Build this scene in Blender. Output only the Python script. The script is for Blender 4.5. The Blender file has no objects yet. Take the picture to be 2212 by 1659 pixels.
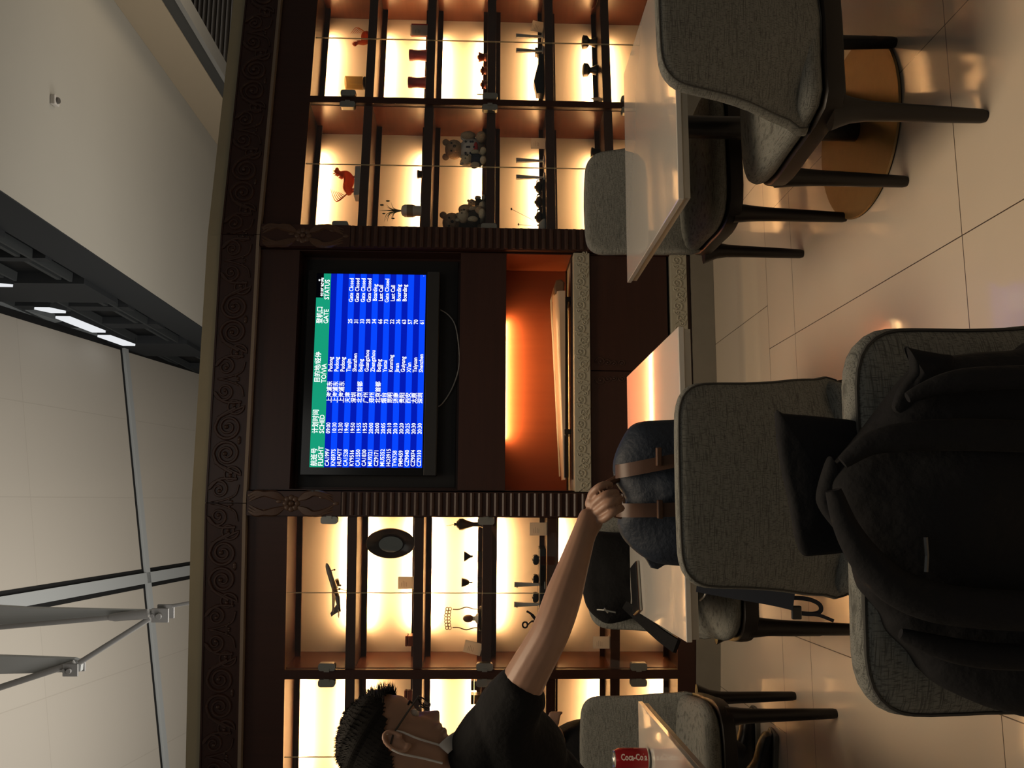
import bpy, bmesh, math, random
from mathutils import Vector, Matrix, Euler
random.seed(7)
PI = math.pi
R = math.radians
S = bpy.context.scene
C = S.collection

# ------------------------------------------------------------------ camera
# the phone was held on its side: the picture's left edge is the top of the room
FPX = 1820.0
EYE = Vector((0, 0, 1.28))
PITCH = R(-1.86)
ROLL = 0.010
cp, sp = math.cos(PITCH), math.sin(PITCH)
fwd = Vector((0, cp, sp))
up0 = Vector((0, -sp, cp))
rgt0 = Vector((1, 0, 0))
rgt = rgt0 * math.cos(ROLL) + up0 * math.sin(ROLL)
upv = up0 * math.cos(ROLL) - rgt0 * math.sin(ROLL)
cam_d = bpy.data.cameras.new('camera')
cam = bpy.data.objects.new('camera', cam_d)
C.objects.link(cam)
cam_d.sensor_fit = 'HORIZONTAL'
cam_d.sensor_width = 36.0
cam_d.lens = 36.0 * FPX / 2212.0
cam_d.clip_start = 0.05
cam_d.clip_end = 200
mx = Matrix.Identity(4)
for i in range(3):
    mx[i][0] = -upv[i]
    mx[i][1] = rgt[i]
    mx[i][2] = -fwd[i]
    mx[i][3] = EYE[i]
cam.matrix_world = mx
S.camera = cam

# ------------------------------------------------------------------ world, exposure, large lights
S.view_settings.view_transform = 'Standard'
S.view_settings.look = 'None'
S.view_settings.gamma = 1.0
S.view_settings.exposure = 0.0
S.view_settings.use_curve_mapping = False
w = bpy.data.worlds.new('world')
S.world = w
w.use_nodes = True
w.node_tree.nodes['Background'].inputs[0].default_value = (1.0, 0.93, 0.80, 1)
w.node_tree.nodes['Background'].inputs[1].default_value = 0.050

def area(name, loc, target, sx, sy, power, col=(1, 0.9, 0.78), parent=None, spread=PI):
    l = bpy.data.lights.new(name, 'AREA')
    l.shape = 'RECTANGLE'; l.size = sx; l.size_y = sy
    l.energy = power; l.color = col; l.spread = spread
    o = bpy.data.objects.new(name, l); C.objects.link(o)
    if parent: o.parent = parent
    o.location = loc
    d = Vector(target) - Vector(loc)
    o.rotation_euler = d.to_track_quat('-Z', 'Y').to_euler()
    return o
# unseen fill lamps added overhead and behind the viewer, uplights added behind the partition
area('overhead_fill', (-0.5, 1.9, 5.0), (-0.3, 2.1, 0), 2.0, 2.0, 40, (1.0, 0.79, 0.56), spread=R(92))
area('overhead_fill', (0.4, -2.5, 4.6), (0.3, 2.0, 0.5), 3.0, 3.0, 16, (1.0, 0.97, 0.90))  # added fill for surfaces that face the viewer
area('unseen_uplight', (-3.2, 8.5, 2.6), (-2.6, 10.5, 7), 3.0, 0.5, 135, (1.0, 0.95, 0.88))
area('unseen_uplight', (1.6, 7.6, 2.4), (1.6, 9.5, 7), 4.0, 0.5, 47, (1.0, 0.94, 0.84))  # added to brighten the soffit from below
area('unseen_uplight', (-3.0, 5.6, 2.7), (-2.4, 7.6, 6), 3.0, 0.4, 40, (1.0, 0.95, 0.90))  # added to brighten the hanger fins
area('ceiling_wash', (4.6, 8.2, 3.0), (3.2, 10, 6), 0.6, 0.6, 16, (1.0, 0.80, 0.55))

# ------------------------------------------------------------------ helpers
def ray(u, v):
    x = (u - 829.5) / FPX; y = (v - 1106.0) / FPX
    return fwd + rgt * x - upv * y
def P(u, v, Y):
    d = ray(u, v); return EYE + d * (Y / d.y)
def PZ(u, v, Z):
    d = ray(u, v); return EYE + d * ((Z - EYE.z) / d.z)
def PP(u, v, p0, n):
    d = ray(u, v); return EYE + d * ((p0 - EYE).dot(n) / d.dot(n))

MATS = {}
def mat(name, col, rough=0.5, metal=0.0, emit=0.0, noise=0.0, nscale=20.0, bump=0.0, spec=0.5, coat=0.0):
    if name in MATS: return MATS[name]
    m = bpy.data.materials.new(name); m.use_nodes = True
    nt = m.node_tree; b = nt.nodes['Principled BSDF']
    b.inputs['Base Color'].default_value = (*col, 1)
    b.inputs['Roughness'].default_value = rough
    b.inputs['Metallic'].default_value = metal
    b.inputs['Specular IOR Level'].default_value = spec
    if coat: b.inputs['Coat Weight'].default_value = coat
    if emit:
        b.inputs['Emission Color'].default_value = (*col, 1)
        b.inputs['Emission Strength'].default_value = emit
    if noise or bump:
        tc = nt.nodes.new('ShaderNodeTexCoord'); n = nt.nodes.new('ShaderNodeTexNoise')
        n.inputs['Scale'].default_value = nscale; n.inputs['Detail'].default_value = 4
        nt.links.new(tc.outputs['Object'], n.inputs['Vector'])
        if noise:
            mxn = nt.nodes.new('ShaderNodeMix'); mxn.data_type = 'RGBA'
            mxn.inputs[6].default_value = (*[c * (1 - noise) for c in col], 1)
            mxn.inputs[7].default_value = (*[min(1, c * (1 + noise)) for c in col], 1)
            nt.links.new(n.outputs['Fac'], mxn.inputs[0])
            nt.links.new(mxn.outputs[2], b.inputs['Base Color'])
        if bump:
            bp = nt.nodes.new('ShaderNodeBump'); bp.inputs['Strength'].default_value = bump
            bp.inputs['Distance'].default_value = 0.01
            nt.links.new(n.outputs['Fac'], bp.inputs['Height'])
            nt.links.new(bp.outputs['Normal'], b.inputs['Normal'])
    MATS[name] = m
    return m

def wood(name, c1, c2, rough=0.35, axis='Z', scale=3.0):
    m = mat(name, c1, rough)
    nt = m.node_tree; b = nt.nodes['Principled BSDF']
    tc = nt.nodes.new('ShaderNodeTexCoord'); mp = nt.nodes.new('ShaderNodeMapping')
    sc = [14.0, 14.0, 14.0]; sc['XYZ'.index(axis)] = 0.7
    mp.inputs['Scale'].default_value = [s * scale for s in sc]
    n = nt.nodes.new('ShaderNodeTexNoise'); n.inputs['Scale'].default_value = 1.0
    n.inputs['Detail'].default_value = 6; n.inputs['Distortion'].default_value = 0.6
    mxn = nt.nodes.new('ShaderNodeMix'); mxn.data_type = 'RGBA'
    mxn.inputs[6].default_value = (*c1, 1); mxn.inputs[7].default_value = (*c2, 1)
    nt.links.new(tc.outputs['Object'], mp.inputs['Vector']); nt.links.new(mp.outputs[0], n.inputs['Vector'])
    nt.links.new(n.outputs['Fac'], mxn.inputs[0]); nt.links.new(mxn.outputs[2], b.inputs['Base Color'])
    return m

def weave(name, light, dark):
    m = mat(name, light, 0.9, spec=0.2)
    nt = m.node_tree; b = nt.nodes['Principled BSDF']
    tc = nt.nodes.new('ShaderNodeTexCoord')
    outs = []
    for sc in ((560, 560, 45), (34, 34, 520)):
        mp = nt.nodes.new('ShaderNodeMapping'); mp.inputs['Scale'].default_value = sc
        n = nt.nodes.new('ShaderNodeTexNoise'); n.inputs['Scale'].default_value = 1.0; n.inputs['Detail'].default_value = 2
        r = nt.nodes.new('ShaderNodeValToRGB')
        r.color_ramp.elements[0].position = 0.30; r.color_ramp.elements[1].position = 0.50
        nt.links.new(tc.outputs['Object'], mp.inputs['Vector']); nt.links.new(mp.outputs[0], n.inputs['Vector'])
        nt.links.new(n.outputs['Fac'], r.inputs[0]); outs.append(r)
    mu = nt.nodes.new('ShaderNodeMath'); mu.operation = 'MULTIPLY'
    nt.links.new(outs[0].outputs[0], mu.inputs[0]); nt.links.new(outs[1].outputs[0], mu.inputs[1])
    mxn = nt.nodes.new('ShaderNodeMix'); mxn.data_type = 'RGBA'
    mxn.inputs[6].default_value = (*dark, 1); mxn.inputs[7].default_value = (*light, 1)
    nt.links.new(mu.outputs[0], mxn.inputs[0]); nt.links.new(mxn.outputs[2], b.inputs['Base Color'])
    bp = nt.nodes.new('ShaderNodeBump'); bp.inputs['Strength'].default_value = 0.35; bp.inputs['Distance'].default_value = 0.002
    nt.links.new(mu.outputs[0], bp.inputs['Height']); nt.links.new(bp.outputs['Normal'], b.inputs['Normal'])
    return m

def glassmat(name, tint=(1, 1, 1), refl=0.06, rough=0.0):
    m = bpy.data.materials.new(name); m.use_nodes = True; nt = m.node_tree
    nt.nodes.remove(nt.nodes['Principled BSDF'])
    out = nt.nodes['Material Output']
    t = nt.nodes.new('ShaderNodeBsdfTransparent'); t.inputs[0].default_value = (*tint, 1)
    g = nt.nodes.new('ShaderNodeBsdfGlossy'); g.inputs['Roughness'].default_value = rough
    mx_ = nt.nodes.new('ShaderNodeMixShader'); mx_.inputs[0].default_value = refl
    nt.links.new(t.outputs[0], mx_.inputs[1]); nt.links.new(g.outputs[0], mx_.inputs[2])
    nt.links.new(mx_.outputs[0], out.inputs['Surface'])
    MATS[name] = m
    return m

def emis(name, col, s):
    if name in MATS: return MATS[name]
    m = bpy.data.materials.new(name); m.use_nodes = True; nt = m.node_tree
    nt.nodes.remove(nt.nodes['Principled BSDF'])
    e = nt.nodes.new('ShaderNodeEmission'); e.inputs[0].default_value = (*col, 1); e.inputs[1].default_value = s
    nt.links.new(e.outputs[0], nt.nodes['Material Output'].inputs['Surface'])
    MATS[name] = m
    return m

class MB:
    def __init__(s): s.v = []; s.f = []; s.mi = []
    def add(s, vs, fs, mi=0, M=None):
        b = len(s.v)
        s.v += [(M @ Vector(p)) if M is not None else Vector(p) for p in vs]
        s.f += [tuple(i + b for i in f) for f in fs]; s.mi += [mi] * len(fs)
        return s
    def box(s, x0, x1, y0, y1, z0, z1, mi=0, M=None):
        vs = [(x, y, z) for z in (z0, z1) for y in (y0, y1) for x in (x0, x1)]
        fs = [(0, 2, 3, 1), (4, 5, 7, 6), (0, 1, 5, 4), (2, 6, 7, 3), (0, 4, 6, 2), (1, 3, 7, 5)]
        return s.add(vs, fs, mi, M)
    def quad(s, a, b, c, d, mi=0): return s.add([a, b, c, d], [(0, 1, 2, 3)], mi)
    def lathe(s, prof, seg=24, mi=0, M=None, sx=1.0, sy=1.0):
        vs = []; fs = []
        n = len(prof)
        for r, z in prof:
            for k in range(seg):
                a = 2 * PI * k / seg; vs.append((max(r, 1e-5) * math.cos(a) * sx, max(r, 1e-5) * math.sin(a) * sy, z))
        for i in range(n - 1):
            for k in range(seg):
                k2 = (k + 1) % seg
                fs.append((i * seg + k, i * seg + k2, (i + 1) * seg + k2, (i + 1) * seg + k))
        fs.append(tuple(range(seg))[::-1]); fs.append(tuple((n - 1) * seg + k for k in range(seg)))
        return s.add(vs, fs, mi, M)
    def tube(s, path, rad, seg=8, mi=0, flat=None, M=None, cap=True):
        path = [Vector(p) for p in path]; n = len(path)
        if not isinstance(rad, (list, tuple)): rad = [rad] * n
        up = Vector((0.13, 0.21, 0.97)) if flat is None else Vector(flat)
        vs = []; fs = []
        side = None
        for i, p in enumerate(path):
            t = (path[min(i + 1, n - 1)] - path[max(i - 1, 0)])
            t = t.normalized() if t.length > 1e-9 else Vector((0, 0, 1))
            if flat is not None:
                a = up; b = t.cross(a).normalized(); 
            else:
                if side is None: side = t.cross(up).normalized() if abs(t.dot(up)) < .98 else t.cross(Vector((1, 0, 0))).normalized()
                else:
                    side = (side - t * side.dot(t)).normalized()
                b = side; a = b.cross(t).normalized()
            for k in range(seg):
                an = 2 * PI * k / seg
                vs.append(p + b * (math.cos(an) * rad[i]) + a * (math.sin(an) * rad[i]))
        for i in range(n - 1):
            for k in range(seg):
                k2 = (k + 1) % seg
                fs.append((i * seg + k, i * seg + k2, (i + 1) * seg + k2, (i + 1) * seg + k))
        if cap:
            fs.append(tuple(range(seg))[::-1]); fs.append(tuple((n - 1) * seg + k for k in range(seg)))
        return s.add(vs, fs, mi, M)
    def ball(s, c, r, seg=14, rings=8, mi=0, sc=(1, 1, 1), M=None):
        prof = [(r * math.sin(PI * i / rings), -r * math.cos(PI * i / rings)) for i in range(rings + 1)]
        T = Matrix.Translation(Vector(c)) @ Matrix.Diagonal((*sc, 1))
        return s.lathe(prof, seg, mi, (M @ T) if M is not None else T)
    def pillow(s, outline, T, Rr, warp=None, inner=5, bulge=0.0, mi=0, M=None, k=5):
        # outline in (x, z); closed rounded slab centred on y = 0, edges rounded by Rr
        n = len(outline)
        cx = sum(p[0] for p in outline) / n; cz = sum(p[1] for p in outline) / n
        mr = min(math.hypot(p[0] - cx, p[1] - cz) for p in outline)
        loops = []
        for side in (1, -1):
            seq = []
            for j in range(inner): seq.append(((j + 1) / (inner + 1.0) * (1 - Rr / mr), side * (T / 2 + bulge * (1 - ((j + 1) / (inner + 1.0)) ** 2))))
            for j in range(k):
                a = (PI / 2) * (j / k)
                seq.append((1 - Rr / mr + Rr / mr * math.sin(a), side * (T / 2 - min(Rr, T / 2) * (1 - math.cos(a)))))
            if side == 1: loops += seq
            else: loops += [(1.0, 0.0)] + seq[::-1]
        vs = []; fs = []
        for sc, y in loops:
            for (x, z) in outline: vs.append(Vector((cx + (x - cx) * sc, y, cz + (z - cz) * sc)))
        L = len(loops)
        for i in range(L - 1):
            for j in range(n):
                j2 = (j + 1) % n
                fs.append((i * n + j, i * n + j2, (i + 1) * n + j2, (i + 1) * n + j))
        fs.append(tuple(range(n))[::-1]); fs.append(tuple((L - 1) * n + j for j in range(n)))
        if warp: vs = [warp(v) for v in vs]
        return s.add(vs, fs, mi, M)
    def prism(s, outline, y0, y1, mi=0, M=None):
        n = len(outline)
        vs = [(x, y0, z) for x, z in outline] + [(x, y1, z) for x, z in outline]
        fs = [tuple(range(n)), tuple(range(2 * n - 1, n - 1, -1))] + [(i, i + n, (i + 1) % n + n, (i + 1) % n) for i in range(n)]
        return s.add(vs, fs, mi, M)
    def build(s, name, mats, parent=None, smooth=False, bevel=0.0, sub=0, ang=40):
        me = bpy.data.meshes.new(name)
        me.from_pydata([tuple(v) for v in s.v], [], s.f); me.update()
        bm = bmesh.new(); bm.from_mesh(me); bmesh.ops.recalc_face_normals(bm, faces=bm.faces)
        bm.to_mesh(me); bm.free()
        if not isinstance(mats, (list, tuple)): mats = [mats]
        for m in mats: me.materials.append(m)
        if len(mats) > 1:
            for p, mi in zip(me.polygons, s.mi): p.material_index = mi
        if smooth:
            for p in me.polygons: p.use_smooth = True
            try: me.set_sharp_from_angle(angle=R(ang))
            except Exception: pass
        o = bpy.data.objects.new(name, me); C.objects.link(o)
        if parent: o.parent = parent
        if bevel:
            b = o.modifiers.new('bevel', 'BEVEL'); b.width = bevel; b.segments = 2; b.limit_method = 'ANGLE'
        if sub:
            b = o.modifiers.new('sub', 'SUBSURF'); b.levels = sub; b.render_levels = sub
        return o

def thing(name, label, cat, loc=(0, 0, 0), rotz=0.0, group=None):
    o = bpy.data.objects.new(name, None); C.objects.link(o)
    o.empty_display_size = 0.05
    o.location = loc; o.rotation_euler = (0, 0, rotz)
    o['label'] = label; o['category'] = cat
    if group: o['group'] = group
    return o
def tag(o, label, cat, group=None):
    o['label'] = label; o['category'] = cat
    if group: o['group'] = group
    return o
def struct(o):
    o['kind'] = 'structure'; return o
def dup(root, label, loc=None, rotz=None, group=None):
    r = root.copy(); C.objects.link(r); r['label'] = label
    if loc is not None: r.location = loc
    if rotz is not None: r.rotation_euler = (0, 0, rotz)
    if group: r['group'] = group
    for ch in list(root.children):
        c = ch.copy(); C.objects.link(c); c.parent = r
        for g in list(ch.children):
            d = g.copy(); C.objects.link(d); d.parent = c
    return r
def rrect(x0, x1, z0, z1, r, n=6):
    pts = []
    for cx, cz, a0 in ((x1 - r, z1 - r, 0), (x0 + r, z1 - r, 90), (x0 + r, z0 + r, 180), (x1 - r, z0 + r, 270)):
        for i in range(n + 1):
            a = R(a0 + 90.0 * i / n); pts.append((cx + r * math.cos(a), cz + r * math.sin(a)))
    return pts
def smooth_loop(pts, n=4):
    out = []; L = len(pts)
    for i in range(L):
        p0, p1, p2, p3 = pts[i - 1], pts[i], pts[(i + 1) % L], pts[(i + 2) % L]
        for k in range(n):
            t = k / n
            out.append(tuple(0.5 * ((2 * p1[j]) + (-p0[j] + p2[j]) * t + (2 * p0[j] - 5 * p1[j] + 4 * p2[j] - p3[j]) * t * t + (-p0[j] + 3 * p1[j] - 3 * p2[j] + p3[j]) * t ** 3) for j in range(len(p1))))
    return out
def smooth_path(pts, n=6):
    pts = [Vector(p) for p in pts]; out = []; L = len(pts)
    for i in range(L - 1):
        p0, p1, p2, p3 = pts[max(i - 1, 0)], pts[i], pts[i + 1], pts[min(i + 2, L - 1)]
        for k in range(n):
            t = k / n
            out.append(0.5 * ((2 * p1) + (p2 - p0) * t + (2 * p0 - 5 * p1 + 4 * p2 - p3) * t * t + (3 * p1 - p0 - 3 * p2 + p3) * t ** 3))
    out.append(pts[-1]); return out

# ------------------------------------------------------------------ materials
WOOD = wood('dark_mahogany', (0.030, 0.0105, 0.0065), (0.052, 0.018, 0.011), 0.38, 'X')
WOODV = wood('dark_mahogany_upright', (0.033, 0.0115, 0.007), (0.054, 0.019, 0.0115), 0.40, 'Z')
INNER = wood('cell_veneer', (0.11, 0.036, 0.017), (0.15, 0.052, 0.026), 0.22, 'Y')
NICHE = wood('niche_veneer', (0.20, 0.042, 0.014), (0.25, 0.06, 0.020), 0.4, 'Z', 2.0)
CARVE = mat('carved_wood', (0.052, 0.024, 0.017), 0.42, noise=0.3, nscale=30)
CREAM = mat('cream_plaster', (0.42, 0.37, 0.25), 0.7, noise=0.08, nscale=6)
MARBLE = mat('cream_stone', (0.46, 0.43, 0.33), 0.35, noise=0.10, nscale=25)
STONE = mat('plinth_stone', (0.22, 0.20, 0.16), 0.5, noise=0.12, nscale=9)
BACKP = mat('cell_back_laminate', (0.86, 0.74, 0.60), 0.6)
STEEL = mat('brushed_steel', (0.42, 0.42, 0.38), 0.35, 0.85)
FABRIC = weave('grey_weave', (0.190, 0.192, 0.172), (0.085, 0.086, 0.077))
FRAME = mat('dark_stained_frame', (0.009, 0.006, 0.004), 0.42, spec=0.35)
TOP = mat('white_laminate', (0.60, 0.57, 0.51), 0.22, noise=0.05, nscale=2, coat=1.0)
TOP.node_tree.nodes['Principled BSDF'].inputs['Coat Roughness'].default_value = 0.045
TOP.node_tree.nodes['Principled BSDF'].inputs['Coat IOR'].default_value = 1.65
TOPE = mat('laminate_edge', (0.50, 0.45, 0.36), 0.4)
BRONZE = mat('bronze_base', (0.32, 0.19, 0.07), 0.42, 0.6, noise=0.1, nscale=40)
BLACK = mat('black_metal', (0.008, 0.008, 0.008), 0.35)
BLACKCLOTH = mat('black_cloth', (0.0055, 0.0055, 0.006), 0.9, bump=0.3, nscale=60, spec=0.25)
BLACKPL = mat('black_plastic', (0.010, 0.010, 0.011), 0.30)
SKIN = mat('skin', (0.30, 0.172, 0.115), 0.5, noise=0.12, nscale=35)
HAIR = mat('black_hair', (0.006, 0.005, 0.004), 0.7, spec=0.15)
CARD = mat('white_card', (0.80, 0.77, 0.72), 0.6)
def translucent(m, f):
    nt = m.node_tree; b = nt.nodes['Principled BSDF']; t = nt.nodes.new('ShaderNodeBsdfTranslucent'); t.inputs[0].default_value = b.inputs['Base Color'].default_value
    mx_ = nt.nodes.new('ShaderNodeMixShader'); mx_.inputs[0].default_value = f
    nt.links.new(b.outputs[0], mx_.inputs[1]); nt.links.new(t.outputs[0], mx_.inputs[2]); nt.links.new(mx_.outputs[0], nt.nodes['Material Output'].inputs['Surface'])
translucent(CARD, 0.6)
GLASS = glassmat('door_glass', (0.97, 0.98, 0.97), 0.045)
GEDGE = mat('glass_edge', (0.40, 0.36, 0.24), 0.15)
WHITEC = mat('white_ceramic', (0.62, 0.60, 0.55), 0.2)
DARKC = mat('dark_pottery', (0.030, 0.020, 0.014), 0.3)
LED = emis('led_diffuser', (1.0, 0.66, 0.30), 12.0)

# ================================================================== THE SETTING
GA = R(9.0)          # the building grid is turned 9 degrees from the view
d1 = Vector((-math.sin(GA), math.cos(GA), 0)); d2 = Vector((math.cos(GA), math.sin(GA), 0))
def G(q, p, z=0.0): return d2 * q + d1 * p + Vector((0, 0, z))

# floor: polished tiles 0.615 x 1.23 m, laid in offset rows (thin joints from node maths)
def floor_mat():
    m = mat('polished_tile', (0.50, 0.40, 0.30), 0.16)
    nt = m.node_tree; b = nt.nodes['Principled BSDF']; N = nt.nodes.new; L = nt.links.new
    def mth(op, a, bb=None, c=None):
        n = N('ShaderNodeMath'); n.operation = op
        for i, x in enumerate((a, bb, c)):
            if x is None: continue
            if isinstance(x, (int, float)): n.inputs[i].default_value = x
            else: L(x, n.inputs[i])
        return n.outputs[0]
    tc = N('ShaderNodeTexCoord'); se = N('ShaderNodeSeparateXYZ'); L(tc.outputs['Object'], se.inputs[0])
    q, p = se.outputs[0], se.outputs[1]
    # row joints at p = 2.135 + 1.23k up to 3.36, a 0.315 border course, then 3.68 + 1.23k
    far = mth('GREATER_THAN', p, 3.68)
    pa = mth('SUBTRACT', p, 2.135); pb = mth('SUBTRACT', p, 3.68)
    psel = mth('ADD', mth('MULTIPLY', pa, mth('SUBTRACT', 1.0, far)), mth('MULTIPLY', pb, far))
    fr = mth('FRACT', mth('DIVIDE', psel, 1.23))
    dp = mth('MULTIPLY', mth('MINIMUM', fr, mth('SUBTRACT', 1.0, fr)), 1.23)
    dfar = mth('ABSOLUTE', mth('SUBTRACT', p, 3.68))
    dpj = mth('MINIMUM', dp, dfar)
    row = mth('MULTIPLY', far, 0.20)
    fq = mth('FRACT', mth('DIVIDE', mth('SUBTRACT', mth('SUBTRACT', q, 0.755), row), 0.615))
    dq = mth('MULTIPLY', mth('MINIMUM', fq, mth('SUBTRACT', 1.0, fq)), 0.615)
    j = mth('LESS_THAN', mth('MINIMUM', dpj, dq), 0.0016)
    n1 = N('ShaderNodeTexNoise'); n1.inputs['Scale'].default_value = 1.6; n1.inputs['Detail'].default_value = 6
    L(tc.outputs['Object'], n1.inputs['Vector'])
    c1 = N('ShaderNodeMix'); c1.data_type = 'RGBA'
    c1.inputs[6].default_value = (0.60, 0.50, 0.38, 1); c1.inputs[7].default_value = (0.70, 0.59, 0.46, 1)
    L(n1.outputs['Fac'], c1.inputs[0])
    c2 = N('ShaderNodeMix'); c2.data_type = 'RGBA'; c2.inputs[7].default_value = (0.06, 0.035, 0.02, 1)
    L(j, c2.inputs[0]); L(c1.outputs[2], c2.inputs[6]); L(c2.outputs[2], b.inputs['Base Color'])
    n2 = N('ShaderNodeTexNoise'); n2.inputs['Scale'].default_value = 3.5; L(tc.outputs['Object'], n2.inputs['Vector'])
    L(mth('ADD', mth('MULTIPLY', n2.outputs['Fac'], 0.08), 0.32), b.inputs['Roughness'])
    b.inputs['IOR'].default_value = 1.9; b.inputs['Coat Weight'].default_value = 0.85; b.inputs['Coat Roughness'].default_value = 0.06
    return m
o = MB().box(-8, 9, -4, 16, -0.06, 0.0).build('floor', floor_mat()); o.rotation_euler = (0, 0, GA); struct(o)

# ---- cabinet plan: three straight runs, meeting at the two pilasters
J1 = Vector((-0.646, 4.524, 0)); J2 = Vector((0.805, 4.741, 0))
AL, AM, AR = R(2.0), R(8.5), R(16.0)
def rot2(a): return Vector((math.cos(a), math.sin(a), 0)), Vector((-math.sin(a), math.cos(a), 0))
class Facet:
    def __init__(s, O, a):
        s.O, s.a = O, a; s.t, s.n = rot2(a)
    def W(s, x, y, z): return s.O + s.t * x + s.n * y + Vector((0, 0, z))
    def loc(s, u, v, depth=0.0):
        p = PP(u, v, s.O + s.n * depth, s.n); r = p - s.O
        return r.dot(s.t), p.z
FL, FM, FR = Facet(J1, AL), Facet(J1, AM), Facet(J2, AR)
LEN_M = (J2 - J1).length
XL0, XR1 = -2.60, 2.60
ZP, ZB, ZT, ZF0, ZF1, ZC = 0.129, 0.228, 2.322, 2.550, 2.747, 2.825
# partition wall behind the cabinets, its cream coping and the stone plinth follow the three runs
def run_band(mb, y0, y1, z0, z1):
    # plan polyline offset by y
    def off(y):
        a = FL.W(XL0, y, 0); d = FR.W(XR1, y, 0)
        b = J1 + (FL.n + FM.n).normalized() * (y / math.cos((AM - AL) / 2)); c = J2 + (FM.n + FR.n).normalized() * (y / math.cos((AR - AM) / 2))
        return [a, b, c, d]
    A, B = off(y0), off(y1)
    for i in range(3):
        vs = [A[i], A[i + 1], B[i + 1], B[i]]
        V = [Vector((p.x, p.y, z)) for z in (z0, z1) for p in vs]
        mb.add(V, [(3, 2, 1, 0), (4, 5, 6, 7), (0, 1, 5, 4), (2, 3, 7, 6)] + ([(3, 0, 4, 7)] if i == 0 else []) + ([(1, 2, 6, 5)] if i == 2 else []))
m = MB(); run_band(m, 0.40, 0.52, 0.0, 2.745); run_band(m, -0.012, 0.52, 2.748, ZC)
struct(m.build('wall_back', CREAM))
m = MB(); run_band(m, -0.015, 0.38, 0.001, ZP - 0.001)
struct(m.build('baseboard_back', STONE))

# ---- upper hall: sloping panelled ceiling, dark glazed wall, level soffit, right-hand gallery
HS = 5.2
pe1 = PZ(1100, 220, HS); pe2 = PZ(1500, 359, HS)
nW = d2.copy()                                       # both upper walls run along d1
def onW1(u, v): return PP(u, v, pe1, nW)
def onW2(u, v): return PP(u, v, pe2, nW)
def camdir(x, y, z): return (rgt * x - upv * y + fwd * z).normalized()
s1 = camdir(-0.253, 0.22, 1.82); s2 = camdir(-2.797, 0.476, -0.447)
s2 = (s2 - s1 * s2.dot(s1)).normalized()
sN = s1.cross(s2).normalized()
sO = onW1(914, 270)
if sN.z > 0: sN = -sN
def onS(u, v): return PP(u, v, sO, sN)
def sc(p): r = p - sO; return r.dot(s1), r.dot(s2)
def SW(a, b, h=0.0): return sO + s1 * a + s2 * b + sN * h   # h > 0 hangs below the ceiling
def ceil_mat():
    m = mat('pale_ceiling_panel', (0.50, 0.46, 0.40), 0.65)
    nt = m.node_tree; b = nt.nodes['Principled BSDF']; N = nt.nodes.new; L = nt.links.new
    at = N('ShaderNodeTexCoord')
    br = N('ShaderNodeTexBrick'); br.offset = 0.0
    br.inputs['Scale'].default_value = 1.0; br.inputs['Brick Width'].default_value = 1.18; br.inputs['Row Height'].default_value = 2.4
    br.inputs['Mortar Size'].default_value = 0.006; br.inputs['Mortar Smooth'].default_value = 0.0
    br.inputs['Color1'].default_value = (0.50, 0.46, 0.395, 1); br.inputs['Color2'].default_value = (0.49, 0.45, 0.387, 1)
    br.inputs['Mortar'].default_value = (0.44, 0.40, 0.34, 1)
    L(at.outputs['Object'], br.inputs['Vector']); L(br.outputs['Color'], b.inputs['Base Color'])
    return m
M_S = Matrix.Translation(sO) @ Matrix((( s2.x, s1.x, sN.x, 0), (s2.y, s1.y, sN.y, 0), (s2.z, s1.z, sN.z, 0), (0, 0, 0, 1)))
m = MB().box(-0.05, 16, -9, 9, -0.20, 0.0)
o = m.build('ceiling', ceil_mat()); o.matrix_world = M_S; struct(o)
CHAN = mat('white_metal_channel', (0.42, 0.44, 0.44), 0.45)
DARKGAP = mat('shadow_gap', (0.004, 0.004, 0.004), 0.8)
FRAMEG = mat('dark_steel', (0.032, 0.035, 0.038), 0.8, spec=0.1)
GLAZ = mat('dark_glazing', (0.006, 0.007, 0.008), 0.6, spec=0.15)
GREYM = mat('grey_flashing', (0.20, 0.22, 0.23), 0.5)
def channel(name, pa, pb, wid, gap, both=True):
    a0, b0 = sc(onS(*pa)); a1, b1 = sc(onS(*pb))
    A = Vector((a0, b0)); B = Vector((a1, b1)); t = (B - A).normalized(); A = A - t * 3; B = B + t * 3
    n = Vector((-t.y, t.x))
    def strip(o0, o1, h0, h1):
        q = [A + n * o0, B + n * o0, B + n * o1, A + n * o1]
        vs = [SW(p.x, p.y, h0) for p in q] + [SW(p.x, p.y, h1) for p in q]
        return vs, [(0, 1, 2, 3), (7, 6, 5, 4), (0, 4, 5, 1), (1, 5, 6, 2), (2, 6, 7, 3), (3, 7, 4, 0)]
    m = MB(); m.add(*strip(-wid / 2, wid / 2, -0.01, 0.05), 0)
    m.add(*strip(wid / 2, wid / 2 + gap, 0.002, 0.006), 1)
    if both: m.add(*strip(-wid / 2 - gap, -wid / 2, 0.002, 0.006), 1)
    struct(m.build(name, [CHAN, DARKGAP]))
channel('trim_1', (1659 - 1296 - 5, 20), (1659 - 1234, 400), 0.155, 0.06)
channel('trim_2', (893, 268), (2, 355), 0.10, 0.045, True)
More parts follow.
